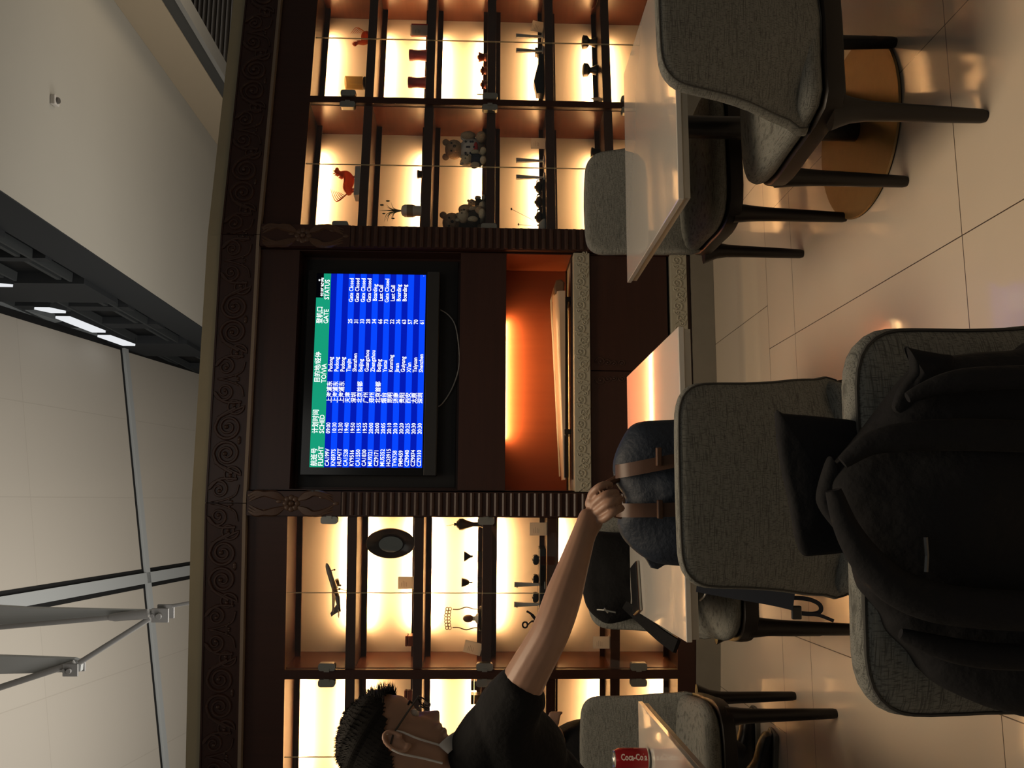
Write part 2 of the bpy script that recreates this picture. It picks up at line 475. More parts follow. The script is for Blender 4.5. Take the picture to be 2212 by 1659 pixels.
# edge flashing where the sloping ceiling meets the glazed wall
e0 = sc(onS(999, 0)); e1 = sc(onS(859, 440)); 
m = MB()
A = Vector(e0); B = Vector(e1); t = (B - A).normalized(); A = A - t * 4; B = B + t * 4; n = Vector((-t.y, t.x))
if n.y < 0: n = -n
for o0, o1, h0, h1, mi in ((-0.30, 0.0, 0.0, 0.10, 0), (0.0, 0.10, 0.001, 0.008, 1)):
    q = [A + n * o0, B + n * o0, B + n * o1, A + n * o1]
    m.add([SW(p.x, p.y, h0) for p in q] + [SW(p.x, p.y, h1) for p in q], [(0, 1, 2, 3), (7, 6, 5, 4), (0, 4, 5, 1), (1, 5, 6, 2), (2, 6, 7, 3), (3, 7, 4, 0)], mi)
struct(m.build('trim_3', [GREYM, DARKGAP]))
# glazed wall over the soffit edge
def gp(p): return p.dot(d2), p.dot(d1)
qW1, _ = gp(pe1); qW2, _ = gp(pe2)
m = MB()
M_G = Matrix.Rotation(GA, 4, 'Z')
m.box(qW1 + 0.05, qW1 + 0.12, 3, 24, HS + 0.501, 12, 0, M_G)
struct(m.build('wall_glazed', GLAZ))
def wall_post(v0, ya, yb, name='trim', dp=0.16, mm=FRAMEG, num=0):
    # a mullion seen between picture rows ya and yb at height v0
    pa = gp(onW1(1659 - ya, v0))[1]; pb = gp(onW1(1659 - yb, v0))[1]
    if pa > pb: pa, pb = pb, pa
    m = MB(); m.box(qW1 + 0.05 - dp, qW1 + 0.05, pa, pb, HS + 0.502, 12, 0, M_G)
    return struct(m.build('trim_%d' % num, mm))
k = 4
for v0, ya, yb, dp in ((60, 598, 640, 0.12), (150, 655, 664, 0.09), (260, 693, 703, 0.09), (330, 732, 760, 0.12), (10, 548, 556, 0.09), (200, 470, 500, 0.12), (405, 790, 797, 0.09)):
    wall_post(v0, ya, yb, dp=dp, num=k); k += 1
# transoms between the mullions run along the wall
m = MB()
for z in (5.95, 6.55, 7.2, 7.9, 8.7, 9.6):
    m.box(qW1 - 0.03, qW1 + 0.05, 3, 24, z, z + 0.05, 0, M_G)
    m.box(qW1 - 0.05, qW1 + 0.05, 3, 24, z - 0.12, z - 0.09, 0, M_G)
struct(m.build('trim_%d' % k, mat('mid_steel', (0.050, 0.055, 0.057), 0.8, spec=0.1))); k += 1
# soffit slab, its drop to the gallery, and the gallery wall
PLAST = mat('soffit_plaster', (0.38, 0.36, 0.315), 0.8, noise=0.04, nscale=1.2)
m = MB(); m.box(qW1 + 0.0, qW2 + 0.2, 1.0, 24, HS, HS + 0.5, 0, M_G)
struct(m.build('ceiling_soffit', PLAST))
m = MB(); m.box(qW1 - 0.012, qW1 - 0.001, 1.0, 24, HS + 0.002, HS + 0.5, 0, M_G)
struct(m.build('trim_20', FRAMEG))
BROWNP = mat('tan_plaster', (0.36, 0.29, 0.20), 0.8)
m = MB(); m.box(qW2, qW2 + 0.2, 4.0, 24, 4.70, HS - 0.002, 0, M_G)
struct(m.build('wall_right', BROWNP))
m = MB(); m.box(qW2 + 0.01, qW2 + 0.19, 4.0, 24, 4.555, 4.698, 0, M_G)
struct(m.build('trim_%d' % k, mat('charcoal_band', (0.045, 0.045, 0.042), 0.6))); k += 1
m = MB(); m.box(qW2 - 0.01, qW2 + 0.19, 4.0, 24, 4.50, 4.553, 0, M_G)
struct(m.build('trim_%d' % k, mat('grey_rail', (0.22, 0.215, 0.20), 0.5))); k += 1
# gallery beyond: dark wall with pale horizontal slats
pg = 11.6
m = MB(); m.box(qW2 + 0.3, qW2 + 5.5, pg, pg + 0.1, 0.0, 8.0, 0, M_G)
struct(m.build('wall_gallery', mat('gallery_dark', (0.060, 0.050, 0.043), 0.7)))
gl = thing('slatted_screen', 'pale slatted screen on the dark gallery wall beyond the grey rail', 'slatted screen', G(qW2 + 2.8, pg, 0), GA)
SLM = mat('pale_slat', (0.30, 0.29, 0.29), 0.5)
for i in range(52):
    MB().box(-2.4, 2.6, -0.06, -0.02, 3.9 + i * 0.068, 3.9 + i * 0.068 + 0.016).build('slat', SLM, gl)
# soffit device
pd = PZ(1442, 113, HS)
t = thing('smoke_detector', 'small metal smoke detector fixed to the plain grey soffit', 'smoke detector', (pd.x, pd.y, HS), 0)
MB().box(-0.045, 0.045, -0.045, 0.045, -0.045, 0.0).build('housing', mat('detector_shell', (0.55, 0.52, 0.48), 0.35), t, bevel=0.008)
MB().lathe([(0.026, -0.062), (0.030, -0.045)], 16).build('sensor_cap', mat('detector_dark', (0.10, 0.09, 0.08), 0.4), t)
# linear luminaires on the glazed wall
LUM = emis('luminaire_glow', (0.95, 0.97, 1.0), 0.85)
for i, (ua, va, ub, vb, lb) in enumerate(((1011, 92, 1003, 128, 'uppermost short linear light of the row on the dark glazed wall'), (991, 137, 959, 215, 'longest linear light, middle of the row on the dark glazed wall'), (949, 226, 929, 280, 'lowest linear light of the row on the dark glazed wall'), (1066, -30, 1062, 12, 'linear light cut off by the picture edge above the glazed wall'))):
    a = onW1(ua, va); b = onW1(ub, vb)
    a = a - d2 * 0.12; b = b - d2 * 0.12
    t = thing('linear_light', lb, 'ceiling light', a, 0, 'linear lights on the glazed wall')
    wv = Vector((0, 0, 0.09)); sh = d2 * 0.03; dl = b - a
    m = MB()
    vs = [Vector((0, 0, 0)) - wv, Vector((0, 0, 0)) + wv, dl + wv, dl - wv]
    m.add(vs + [v + sh for v in vs], [(0, 1, 2, 3), (7, 6, 5, 4), (0, 4, 5, 1), (1, 5, 6, 2), (2, 6, 7, 3), (3, 7, 4, 0)])
    m.build('diffuser', LUM, t)
    m = MB(); vs = [v * 1.0 + sh for v in [Vector((0, 0, 0)) - wv * 1.1, wv * 1.1, dl + wv * 1.1, dl - wv * 1.1]]
    m.add(vs + [v + d2 * 0.09 for v in vs], [(0, 1, 2, 3), (7, 6, 5, 4), (0, 4, 5, 1), (1, 5, 6, 2), (2, 6, 7, 3), (3, 7, 4, 0)])
    m.build('housing', FRAMEG, t)

# tension-rod bracing under the sloping ceiling
TW = mat('white_paint_steel', (0.36, 0.37, 0.36), 0.45)
TR = mat('rod_steel', (0.24, 0.235, 0.225), 0.4)
YT = 7.6
tr = thing('tension_rod_brace', 'white steel hanger fins with tie rods and clamps below the pale ceiling', 'roof brace', (0, 0, 0), 0)
def fin(pts, parent, th=0.05):
    a = [P(u, v, YT) for u, v in pts]
    m = MB(); n = len(a); o = Vector((0, th, 0))
    m.add(a + [p + o for p in a], [tuple(range(n)), tuple(range(2 * n - 1, n - 1, -1))] + [(i, i + n, (i + 1) % n + n, (i + 1) % n) for i in range(n)])
    return m.build('hanger_fin', TW, parent, bevel=0.004)
fin([(352, -40), (346, 60), (340, 330), (331, 345), (325, 330), (322, 200), (313, 60), (307, -40)], tr)
fin([(243, -40), (240, 60), (236, 160), (229, 176), (208, 174), (206, 120), (204, 60), (202, -40)], tr)
def rod(pts, r, name='tie_rod', mm=TR, yo=0.0, seg=10):
    m = MB(); m.tube([P(u, v, YT + yo) for u, v in pts], r, seg); return m.build(name, mm, tr, smooth=True)
rod([(300, -40), (304, 0), (325, 240)], [0.022] * 3, yo=-0.06)
rod([(325, 236), (326, 250), (333, 320)], [0.026, 0.038, 0.045], 'turnbuckle', yo=-0.06)
rod([(324, 325), (228, 172)], 0.024, yo=-0.04)
rod([(226, 160), (174, 0), (160, -45)], 0.028, yo=-0.04)
rod([(350, 372), (362, 440)], 0.016, yo=-0.02)
def clamp(u, v, s):
    m = MB(); c = P(u, v, YT)
    for dy in (-0.075, 0.06):
        m.box(c.x - s, c.x + s, c.y + dy, c.y + dy + 0.022, c.z - s * 1.2, c.z + s * 1.2)
    m.tube([c + Vector((0, -0.11, 0)), c + Vector((0, 0.10, 0))], s * 0.42, 12)
    m.tube([c + Vector((0, -0.09, s)), c + Vector((0, 0.09, s))], s * 0.3, 12)
    m.build('clamp', TR, tr, bevel=0.004)
clamp(334, 352, 0.062); clamp(217, 160, 0.055)

# ================================================================== CABINET UNITS
SHELF = [0.563, 0.909, 1.257, 1.624, 1.982]
ST = 0.052
DEP = 0.34
ROWS = []
zz = [ZB] + [s for s in SHELF] + [ZT]
for i in range(6):
    lo = ZB if i == 0 else SHELF[i - 1] + ST / 2
    hi = ZT if i == 5 else SHELF[i] - ST / 2
    ROWS.append((lo, hi))
# row 0 is the lowest; photo rows r1..r6 count from the top
def row(r): return ROWS[6 - r]
LEDCOL = (1.0, 0.565, 0.255)
def cab(F, cells, x0, x1, label, inner_side, leds):
    t = thing('display_cabinet', label, 'cabinet', F.O, F.a)
    m = MB()
    m.box(x0, x1, 0.0, DEP + 0.02, ZP, ZB)                 # bottom rail box
    m.box(x0, x1, 0.0, DEP + 0.02, ZT, ZF0 - 0.02)         # head panel
    xs = sorted([c for cc in cells for c in cc])
    m.box(x0, xs[0], 0.0, DEP, ZB, ZT); m.box(xs[1], xs[2], 0.0, DEP, ZB, ZT); m.box(xs[3], x1, 0.0, DEP, ZB, ZT)
    m.build('carcass', WOODV, t)
    m = MB()
    m.box(x0, x1, DEP + 0.005, DEP + 0.02, ZB, ZT); m.build('backboard', WOODV, t)
    for ci, (a, b) in enumerate(cells):
        # veneered lining of the two sides
        m = MB(); m.box(a, a + 0.004, 0.03, DEP - 0.001, ZB, ZT); m.box(b - 0.004, b, 0.03, DEP - 0.001, ZB, ZT)
        m.build('side_lining', INNER, t)
        for s in SHELF:
            MB().box(a + 0.0045, b - 0.0045, 0.022, DEP - 0.001, s - ST / 2, s + ST / 2).build('shelf', INNER if False else WOOD, t, bevel=0.002)
        for r in range(1, 7):
            lo, hi = row(r)
            MB().box(a + 0.005, b - 0.005, DEP - 0.012, DEP - 0.002, lo, hi).build('back_panel', BACKP, t)
            md, pw = leds[ci][r - 1]
            if inner_side > 0: la, lb = a + 0.16, b - 0.03    # tube stops short of the outer side
            else: la, lb = a + 0.03, b - 0.16
            bar = MB()
            yb = 0.238
            for where in ('top', 'bottom'):
                z0, z1 = (hi - 0.030, hi) if where == 'top' else (lo, lo + 0.026)
                bar.box(a + 0.0045, b - 0.0045, yb, yb + 0.014, z0, z1)
            bar.build('light_valance', WOOD, t)
            for where in ('top', 'bottom'):
                if where not in md: continue
                zc = hi - 0.010 if where == 'top' else lo + 0.009
                MB().box(la, lb, yb + 0.034, yb + 0.044, zc - 0.004, zc + 0.004).build('led_strip', LED, t)
                xm = (la + lb) / 2
                dz = -0.022 if where == 'top' else 0.022
                area('led_light', (xm, yb + 0.047, zc), (xm, DEP - 0.012, zc + dz), lb - la, 0.012, pw, LEDCOL, t, R(150))
    return t
# (where the strip sits, watts) for rows r1..r6
B3 = 5.2
L1 = [(('bottom',), B3), (('top', 'bottom'), B3), (('top', 'bottom'), B3 * 1.3), (('top',), B3 * 1.1), (('top',), B3), (('bottom',), B3)]
L2 = [(('top', 'bottom'), B3 * 1.2), (('top',), B3), (('top', 'bottom'), B3), (('top',), B3), (('bottom',), B3), (('bottom',), B3)]
R1 = [(('top',), B3), (('bottom',), B3), (('bottom',), B3), (('bottom',), B3), (('bottom',), B3), (('top',), B3)]
R2 = [(('top',), B3 * 1.1), (('top', 'bottom'), B3), (('top', 'bottom'), B3), (('bottom',), B3), (('bottom',), B3), (('top',), B3)]
CL1, CL2 = (-0.880, -0.071), (-1.745, -0.929)
CR1, CR2 = (0.064, 0.874), (0.915, 1.732)
cabL = cab(FL, [CL2, CL1], -2.58, -0.067, 'lit glass-door display cabinet behind the man, model aircraft on its top shelf', 1, [L2, L1])
cabR = cab(FR, [CR1, CR2], 0.060, 2.58, 'lit glass-door display cabinet with plush bears, behind the empty white table', -1, [R1, R2])
# glass doors: each column has a pair; clamp hinges on the outer stiles
def doors(t, a, b, sides):
    mid = (a + b) / 2
    for i, (x0, x1) in enumerate(((a + 0.002, mid - 0.0010), (mid + 0.0010, b - 0.002))):
        g = MB().box(x0, x1, 0.004, 0.012, ZB + 0.004, ZT - 0.004).build('glass_door', GLASS, t)
        e = MB()
        xe = x1 if i == 0 else x0
        e.box(xe - 0.0007, xe + 0.0007, 0.0035, 0.0125, ZB + 0.004, ZT - 0.004)
        e.build('door_edge', GEDGE, g)
        xo = a if i == 0 else b; sg = 1 if i == 0 else -1
        for z in (0.44, 1.265, 2.10):
            h = MB()
            ol = rrect(-0.045, 0.045, 0.0, 0.040, 0.014, 4)
            h.add(*(lambda n: ([Vector((xo + sg * (p[1] - 0.002), -0.012, z + p[0])) for p in ol] + [Vector((xo + sg * (p[1] - 0.002), 0.020, z + p[0])) for p in ol],
                    [tuple(range(n)), tuple(range(2 * n - 1, n - 1, -1))] + [(k, k + n, (k + 1) % n + n, (k + 1) % n) for k in range(n)]))(len(ol)))
            h.box(xo - sg * 0.006, xo + sg * 0.010, -0.017, -0.010, z - 0.014, z + 0.014)
            h.build('hinge', STEEL, g)
doors(cabL, *CL1, 0); doors(cabL, *CL2, 0); doors(cabR, *CR1, 0); doors(cabR, *CR2, 0)

# ---- middle unit with screen recess, lit niche, carved stone shelves and doors
t = thing('media_cabinet', 'dark mahogany middle wall unit holding the flight screen, lit niche and stone shelf', 'cabinet', FM.O, FM.a)
xa, xb = 0.070, LEN_M - 0.070
m = MB()
m.box(xa, xb, 0.0, 0.36, 2.317, ZF0 - 0.02)
m.box(xa, xa + 0.004, 0.0, 0.36, ZP, 2.317); m.box(xb - 0.004, xb, 0.0, 0.36, ZP, 2.317)
m.box(xa, xb, 0.13, 0.36, 1.42, 2.317)                 # recess back
m.box(xa, xb, 0.0, 0.36, 1.165, 1.42)
m.box(xa, xb, 0.34, 0.36, 0.79, 1.165)
m.box(xa, xb, 0.03, 0.36, 0.255, 0.70); m.box(xa, xb, 0.0, 0.36, ZP, 0.150)
m.build('carcass', WOOD, t)
MB().box(xa + 0.02, xb - 0.02, 0.120, 0.129, 1.44, 2.30).build('recess_panel', mat('recess_black', (0.006, 0.005, 0.005), 0.5), t)
m = MB(); m.box(xa + 0.001, xb - 0.001, 0.332, 0.339, 0.80, 1.164); m.box(xb - 0.006, xb - 0.001, 0.005, 0.331, 0.80, 1.164); m.box(xa + 0.001, xa + 0.006, 0.005, 0.331, 0.80, 1.164)
m.build('niche_lining', NICHE, t)
nl = area('led_light', ((xa + xb) / 2, 0.298, 1.158), ((xa + xb) / 2, 0.331, 1.125), 0.70, 0.008, 6.0, (1.0, 0.58, 0.24), t, R(175))
area('led_light', ((xa + xb) / 2, 0.22, 1.158), ((xa + xb) / 2, 0.16, 0.8), 0.70, 0.012, 1.5, (1.0, 0.58, 0.24), t, R(170))  # extra lamp with no strip of its own, added to brighten the niche sides
MB().box((xa + xb) / 2 - 0.38, (xa + xb) / 2 + 0.38, 0.285, 0.298, 1.1597, 1.1637).build('led_strip', LED, t)
def scroll(m, cx, cz, r, turns, dr, a0, y, rad, tail=None):
    pts = []
    n = int(26 * turns)
    for i in range(n + 1):
        f = i / n; a = a0 + dr * 2 * PI * turns * f; rr = r * (1 - 0.86 * f)
        pts.append((cx + rr * math.cos(a), y, cz + rr * math.sin(a)))
    if tail: pts = smooth_path([(p[0], y, p[1]) for p in tail] + [pts[0]], 6)[:-1] + pts
    k = len(pts)
    m.tube(pts, [rad * (1.0 - 0.45 * i / k) for i in range(k)], 6, flat=(0, 1, 0))
    m.ball((pts[-1][0], y, pts[-1][2]), rad * 1.25, 8, 5)
# stone shelf with carved front
def stone_band(z0, z1, name, yfront):
    MB().box(xa - 0.002, xb + 0.002, yfront, 0.335 if name == 'stone_shelf' else 0.10, z0, z1).build(name, MARBLE, t, bevel=0.003)
    m = MB(); h = z1 - z0; cz = (z0 + z1) / 2; n = 20; st = (xb - xa) / n
    for i in range(n):
        x = xa + st * (i + 0.5); sg = 1 if i % 2 else -1
        scroll(m, x, cz + sg * 0.010, h * 0.34, 1.6, sg, PI * (0.5 if sg > 0 else -0.5) + PI * 0.2, yfront - 0.001, 0.0055, tail=[(x - st * 0.5, cz - sg * h * 0.30)])
        scroll(m, x + st * 0.5, cz - sg * 0.014, h * 0.20, 1.2, -sg, 0, yfront - 0.001, 0.0045)
    m.build('scroll_carving', MARBLE, t, smooth=True)
stone_band(0.700, 0.789, 'stone_shelf', -0.020)
stone_band(0.152, 0.245, 'stone_rail', -0.018)
xm = (xa + xb) / 2
for x0, x1, sg in ((xa + 0.004, xm - 0.002, 1), (xm + 0.002, xb - 0.004, -1)):
    d = MB().box(x0, x1, 0.008, 0.029, 0.260, 0.695).build('door', WOOD, t, bevel=0.003)
    m = MB()
    xe = x1 if sg > 0 else x0
    for z, rr in ((0.640, 0.028), (0.60, 0.022), (0.565, 0.018), (0.52, 0.02)):
        scroll(m, xe - sg * (rr + 0.02), z, rr, 1.3, sg, PI / 2, 0.007, 0.0045)
    m.build('door_carving', CARVE, d, smooth=True)

# ---- pilasters
def pilaster(loc, ang, label):
    t = thing('pilaster', label, 'pilaster', loc, ang)
    w2 = 0.064
    MB().box(-w2, w2, -0.030, 0.03, ZP, ZF0 - 0.020).build('shaft', WOODV, t)
    m = MB(); z = ZP + 0.02
    while z < 2.02:                      # horizontal reeding
        m.tube([(-w2 + 0.004, -0.030, z), (w2 - 0.004, -0.030, z)], 0.0135, 8)
        z += 0.0425
    m.build('reeding', CARVE, t, smooth=True)
    m = MB(); y = -0.032
    MB().box(-w2, w2, -0.036, -0.030, 2.035, ZF0 - 0.022).build('capital_block', WOODV, t)
    for cz, s in ((2.17, 1), (2.42, -1)):
        for sg in (-1, 1):                # pairs of long curved leaves
            for j in range(3):
                pts = [(sg * (0.008 + 0.016 * j), y, cz - s * 0.10), (sg * (0.045 + 0.006 * j), y, cz - s * 0.03 + j * 0.012), (sg * (0.052 - 0.010 * j), y, cz + s * 0.045), (sg * 0.016, y, cz + s * 0.095)]
                pp = smooth_path(pts, 6); k = len(pp)
                m.tube(pp, [0.004 + 0.013 * math.sin(PI * i / (k - 1)) for i in range(k)], 6, flat=(0, 1, 0))
    for k in range(8):                    # rosette
        a = 2 * PI * k / 8
        m.ball((0.030 * math.cos(a), y, 2.295 + 0.030 * math.sin(a)), 0.019, 8, 6, sc=(1, 0.6, 1))
    m.ball((0, y - 0.006, 2.295), 0.016, 10, 6)
    for k in range(7):
        m.ball((0.045 * math.sin(k * 2.3), y, 2.06 + k * 0.075), 0.012, 8, 5, sc=(1, .7, 1.6))
    m.build('leaf_carving', mat('carved_wood_pale', (0.085, 0.044, 0.026), 0.42, noise=0.3, nscale=30), t, smooth=True)
pilaster(J1, (AL + AM) / 2, 'reeded dark wood pilaster with leaf-carved top, between flight screen and model aircraft')
pilaster(J2, (AM + AR) / 2, 'reeded dark wood pilaster with leaf-carved top, between flight screen and plush bears')

# ---- carved frieze along the top of all three runs
fz = thing('carved_frieze', 'long dark wooden frieze carved with scrolls along the top of the cabinets', 'frieze', (0, 0, 0))
def frieze(F, x0, x1):
    e = MB(); M = Matrix.Translation(F.O) @ Matrix.Rotation(F.a, 4, 'Z')
    e.box(x0, x1, -0.028, 0.10, ZF0, ZF1, 0, M); e.build('frieze_board', WOOD, fz)
    e = MB(); e.box(x0, x1, -0.038, 0.05, ZF0 - 0.018, ZF0 - 0.001, 0, M); e.build('pale_bead', mat('pale_bead', (0.26, 0.20, 0.15), 0.5), fz)
    e = MB(); e.box(x0, x1, -0.036, 0.05, ZF0, ZF0 + 0.012, 0, M); e.box(x0, x1, -0.034, 0.05, ZF1 - 0.009, ZF1, 0, M); e.build('edge_moulding', WOOD, fz)
    m = MB(); y = -0.030; cz = (ZF0 + ZF1) / 2; per = 0.66
    k0 = int(x0 / per) - 1
    x = k0 * per
    while x < x1:
        mot = MB()
        for sg in (-1, 1):
            cx = x + per * 0.5
            # the two big back-to-back spirals
            scroll(mot, cx + sg * 0.072, cz, 0.070, 2.0, sg, PI / 2 if sg < 0 else PI / 2, y, 0.0105, tail=[(cx + sg * 0.175, cz - 0.035), (cx + sg * 0.125, cz + 0.045)])
            # inner edge line
            # smaller S-scrolls between the pairs
            scroll(mot, cx + sg * 0.185, cz - 0.030, 0.050, 1.6, -sg, -PI / 2, y, 0.0085, tail=[(cx + sg * 0.12, cz + 0.060), (cx + sg * 0.145, cz + 0.005)])
            scroll(mot, cx + sg * 0.262, cz + 0.030, 0.053, 1.7, sg, PI / 2, y, 0.009, tail=[(cx + sg * 0.205, cz - 0.062), (cx + sg * 0.208, cz + 0.030)])
            mot.ball((cx + sg * 0.006, y, cz - 0.062), 0.012, 8, 5, sc=(1.4, 0.7, 0.8))
            for j in range(3): mot.ball((cx + sg * (0.300 + 0.012 * j), y, cz - 0.040 + 0.012 * (j % 2)), 0.0075, 8, 5)
            mot.tube(smooth_path([(cx + sg * 0.33, y, cz + 0.07), (cx + sg * 0.318, y, cz + 0.01), (cx + sg * 0.29, y, cz - 0.055), (cx + sg * 0.235, y, cz - 0.072)], 6), 0.006, 6, flat=(0, 1, 0))
        xsv = [v.x for v in mot.v]
        if min(xsv) >= x0 and max(xsv) <= x1: m.add(mot.v, mot.f, 0, M)
        else:
            # trim the motif at the joint: keep only faces inside the run
            keep = [f for f in mot.f if all(x0 <= mot.v[i].x <= x1 for i in f)]
            m.add(mot.v, keep, 0, M)
        x += per
    m.build('scroll_carving', CARVE, fz, smooth=True)
frieze(FL, -2.60, 0.0); frieze(FM, 0.0, LEN_M); frieze(FR, 0.0, 2.60)

# ---- television with the flight board
zt0, zt1 = 1.535, 2.270
xL = FM.loc(1659 - 1027, 800)[0]; xR = FM.loc(1659 - 581, 800)[0]
tv = thing('television', 'wall-mounted flat screen showing a blue flight departure board', 'television', FM.W(0, 0, 0), FM.a)
MB().box(xL, xR, 0.035, 0.085, zt0, zt1).build('casing', mat('tv_black', (0.010, 0.010, 0.011), 0.28), tv, bevel=0.006)
MB().box(xL + 0.002, xR - 0.002, 0.024, 0.036, zt0 + 0.004, zt0 + 0.072).build('speaker_bar', mat('tv_speaker', (0.022, 0.023, 0.024), 0.5), tv, bevel=0.003)
sx0, sx1 = FM.loc(1659 - 1010, 800, .03)[0], FM.loc(1659 - 592, 800, .03)[0]
sz1 = 2.222; sz0 = sz1 - (sx1 - sx0) * 9 / 16.0
b = MB()
b.box(xL + 0.004, sx0, 0.028, 0.0352, zt0 + 0.074, zt1 - 0.002); b.box(sx1, xR - 0.004, 0.028, 0.0352, zt0 + 0.074, zt1 - 0.002)
b.box(sx0, sx1, 0.028, 0.0352, sz1, zt1 - 0.002); b.box(sx0, sx1, 0.028, 0.0352, zt0 + 0.074, sz0)
b.build('bezel', mat('tv_bezel', (0.006, 0.006, 0.007), 0.15), tv)
MB().box(xa + 0.3, xb - 0.3, 0.084, 0.119, 1.75, 2.1).build('wall_bracket', BLACK, tv)
SWd, SHt = sx1 - sx0, sz1 - sz0
hh = 0.128
scr = MB(); ys = 0.0335
E_A = emis('screen_blue', (0.002, 0.055, 0.95), 1.15); E_B = emis('screen_navy', (0.001, 0.010, 0.42), 1.1)
E_G = emis('screen_green', (0.008, 0.34, 0.19), 1.0); E_K = emis('screen_black', (0.001, 0.001, 0.002), 1.0)
def srect(a, b_, c, d, mi): scr.quad((sx0 + SWd * a, ys, sz1 - SHt * d), (sx0 + SWd * b_, ys, sz1 - SHt * d), (sx0 + SWd * b_, ys, sz1 - SHt * c), (sx0 + SWd * a, ys, sz1 - SHt * c), mi)
srect(0, 0.872, 0, hh, 2); srect(0.872, 1.0, 0, 0.062, 3); srect(0.872, 1.0, 0.062, hh, 2)
rh = (1 - hh) / 16
for i in range(16): srect(0, 1, hh + rh * i, hh + rh * (i + 1), 0 if i % 2 else 1)
scr.build('screen', [E_A, E_B, E_G, E_K], tv)
ROWD = [('CA199V', '09:00', '上海浦东', 'Pudong', '', ''), ('KN597S', '10:30', '上海浦东', 'Pudong', '', ''), ('HU747T', '12:30', '上海浦东', 'Pudong', '', ''),
 ('CA1528', '19:40', '天津', 'Tianjin', '25', 'Gate Closed'), ('KY9516', '19:50', '深圳', 'Shenzhen', '31', 'Gate Closed'), ('CA1550', '19:55', '北京首都', 'Beijing', '33', 'Gate Closed'),
 ('CA1830', '19:55', '广州', 'Guangzhou', '28', 'Gate Closed'), ('MU9321', '20:00', '郑州', 'Zhengzhou', '34', ' Boarding'), ('CZ9171', '20:00', '北京首都', 'Beijing', '66', ' Last Call'),
 ('MU5352', '20:05', '烟台', 'Yantai', '73', 'Gate Closed'), ('HO3915', '20:10', '昆明', 'Kunming', '22', ' Last Call'), ('TV6758', '20:10', '济南', 'Jinan', '36', ' Boarding'),
 ('FM9459', '20:20', '贵阳', 'Guiyang', '63', ' Boarding'), ('CZ9040', '20:25', '西安', "Xi'an", '57', ''), ('CZ9074', '20:30', '太原', 'Taiyuan', '70', ''), ('CZ9310', '20:30', '深圳', 'Shenzhen', '61', '')]
COLX = [0.006, 0.170, 0.326, 0.486, 0.737, 0.850]
items = []
for i, rw in enumerate(ROWD):
    for x, s in zip(COLX, rw):
        if s: items.append((x, hh + rh * (i + 0.80), rh * 0.80, s, 0.9 if x != 0.326 else 1.0))
for x, s in ((0.006, 'FLIGHT'), (0.170, 'SCHED'), (0.428, 'TO/VIA'), (0.735, 'GATE'), (0.862, 'STATUS')): items.append((x, 0.117, 0.050, s, 0.95))
for x, s in ((0.006, '航班号'), (0.170, '计划时间'), (0.428, '目的地/经停'), (0.735, '登机口')): items.append((x, 0.060, 0.050, s, 0.95))
items.append((0.878, 0.0615, 0.022, '航班状态', 1.8))
items.append((0.960, 0.030, 0.016, '03', 1.0))
def text_mesh(s, size, offset=0.0):
    c = bpy.data.curves.new('t', 'FONT'); c.body = s; c.size = size; c.offset = offset; c.resolution_u = 2
    ob = bpy.data.objects.new('t', c); C.objects.link(ob)
    dg = bpy.context.evaluated_depsgraph_get(); dg.update()
    me = bpy.data.meshes.new_from_object(ob.evaluated_get(dg))
    vs = [v.co.copy() for v in me.vertices]; fs = [tuple(p.vertices) for p in me.polygons]
    bpy.data.objects.remove(ob); bpy.data.curves.remove(c); bpy.data.meshes.remove(me)
    return vs, fs
TXM = emis('screen_text', (0.95, 0.98, 1.0), 1.4)
for x, y, h, s, sxx in items:
    tx = MB()
    vs, fs = text_mesh(s, h * SHt * 1.22, 0.0004)
    tx.add([Vector((sx0 + SWd * x + v.x * 0.93 * sxx, ys - 0.0012, sz1 - SHt * y + v.y)) for v in vs], fs)
    tx.build('board_heading' if y < hh else 'board_entry', TXM, tv)
vs, fs = text_mesh('SHARP', 0.014, 0.0002)
lg = MB(); wmax = max(v.x for v in vs)
lg.add([Vector(((xL + xR) / 2 - wmax / 2 + v.x, 0.0272, sz0 - 0.022 + v.y)) for v in vs], fs)
lg.build('maker_lettering', mat('logo_grey', (0.12, 0.12, 0.12), 0.4), tv)
MB().box(xR - 0.030, xR - 0.026, 0.0265, 0.0285, zt0 + 0.090, zt0 + 0.094).build('power_light', emis('power_led', (0.6, 0.55, 0.4), 1.0), tv)
# loose white cable under the television
cb = MB(); cpts = []
for u, v in ((1659 - 668, 948), (1659 - 680, 968), (1659 - 705, 984), (1659 - 760, 992), (1659 - 800, 990), (1659 - 840, 976), (1659 - 872, 955), (1659 - 880, 940)):
    x, z = FM.loc(u, v, 0.10); cpts.append(FM.W(x, 0.10, z))
cb.tube(smooth_path(cpts, 5), 0.0035, 8)
tag(cb.build('signal_cable', mat('white_cable', (0.45, 0.43, 0.40), 0.4), smooth=True), 'thin white cable looping below the flight screen', 'cable')

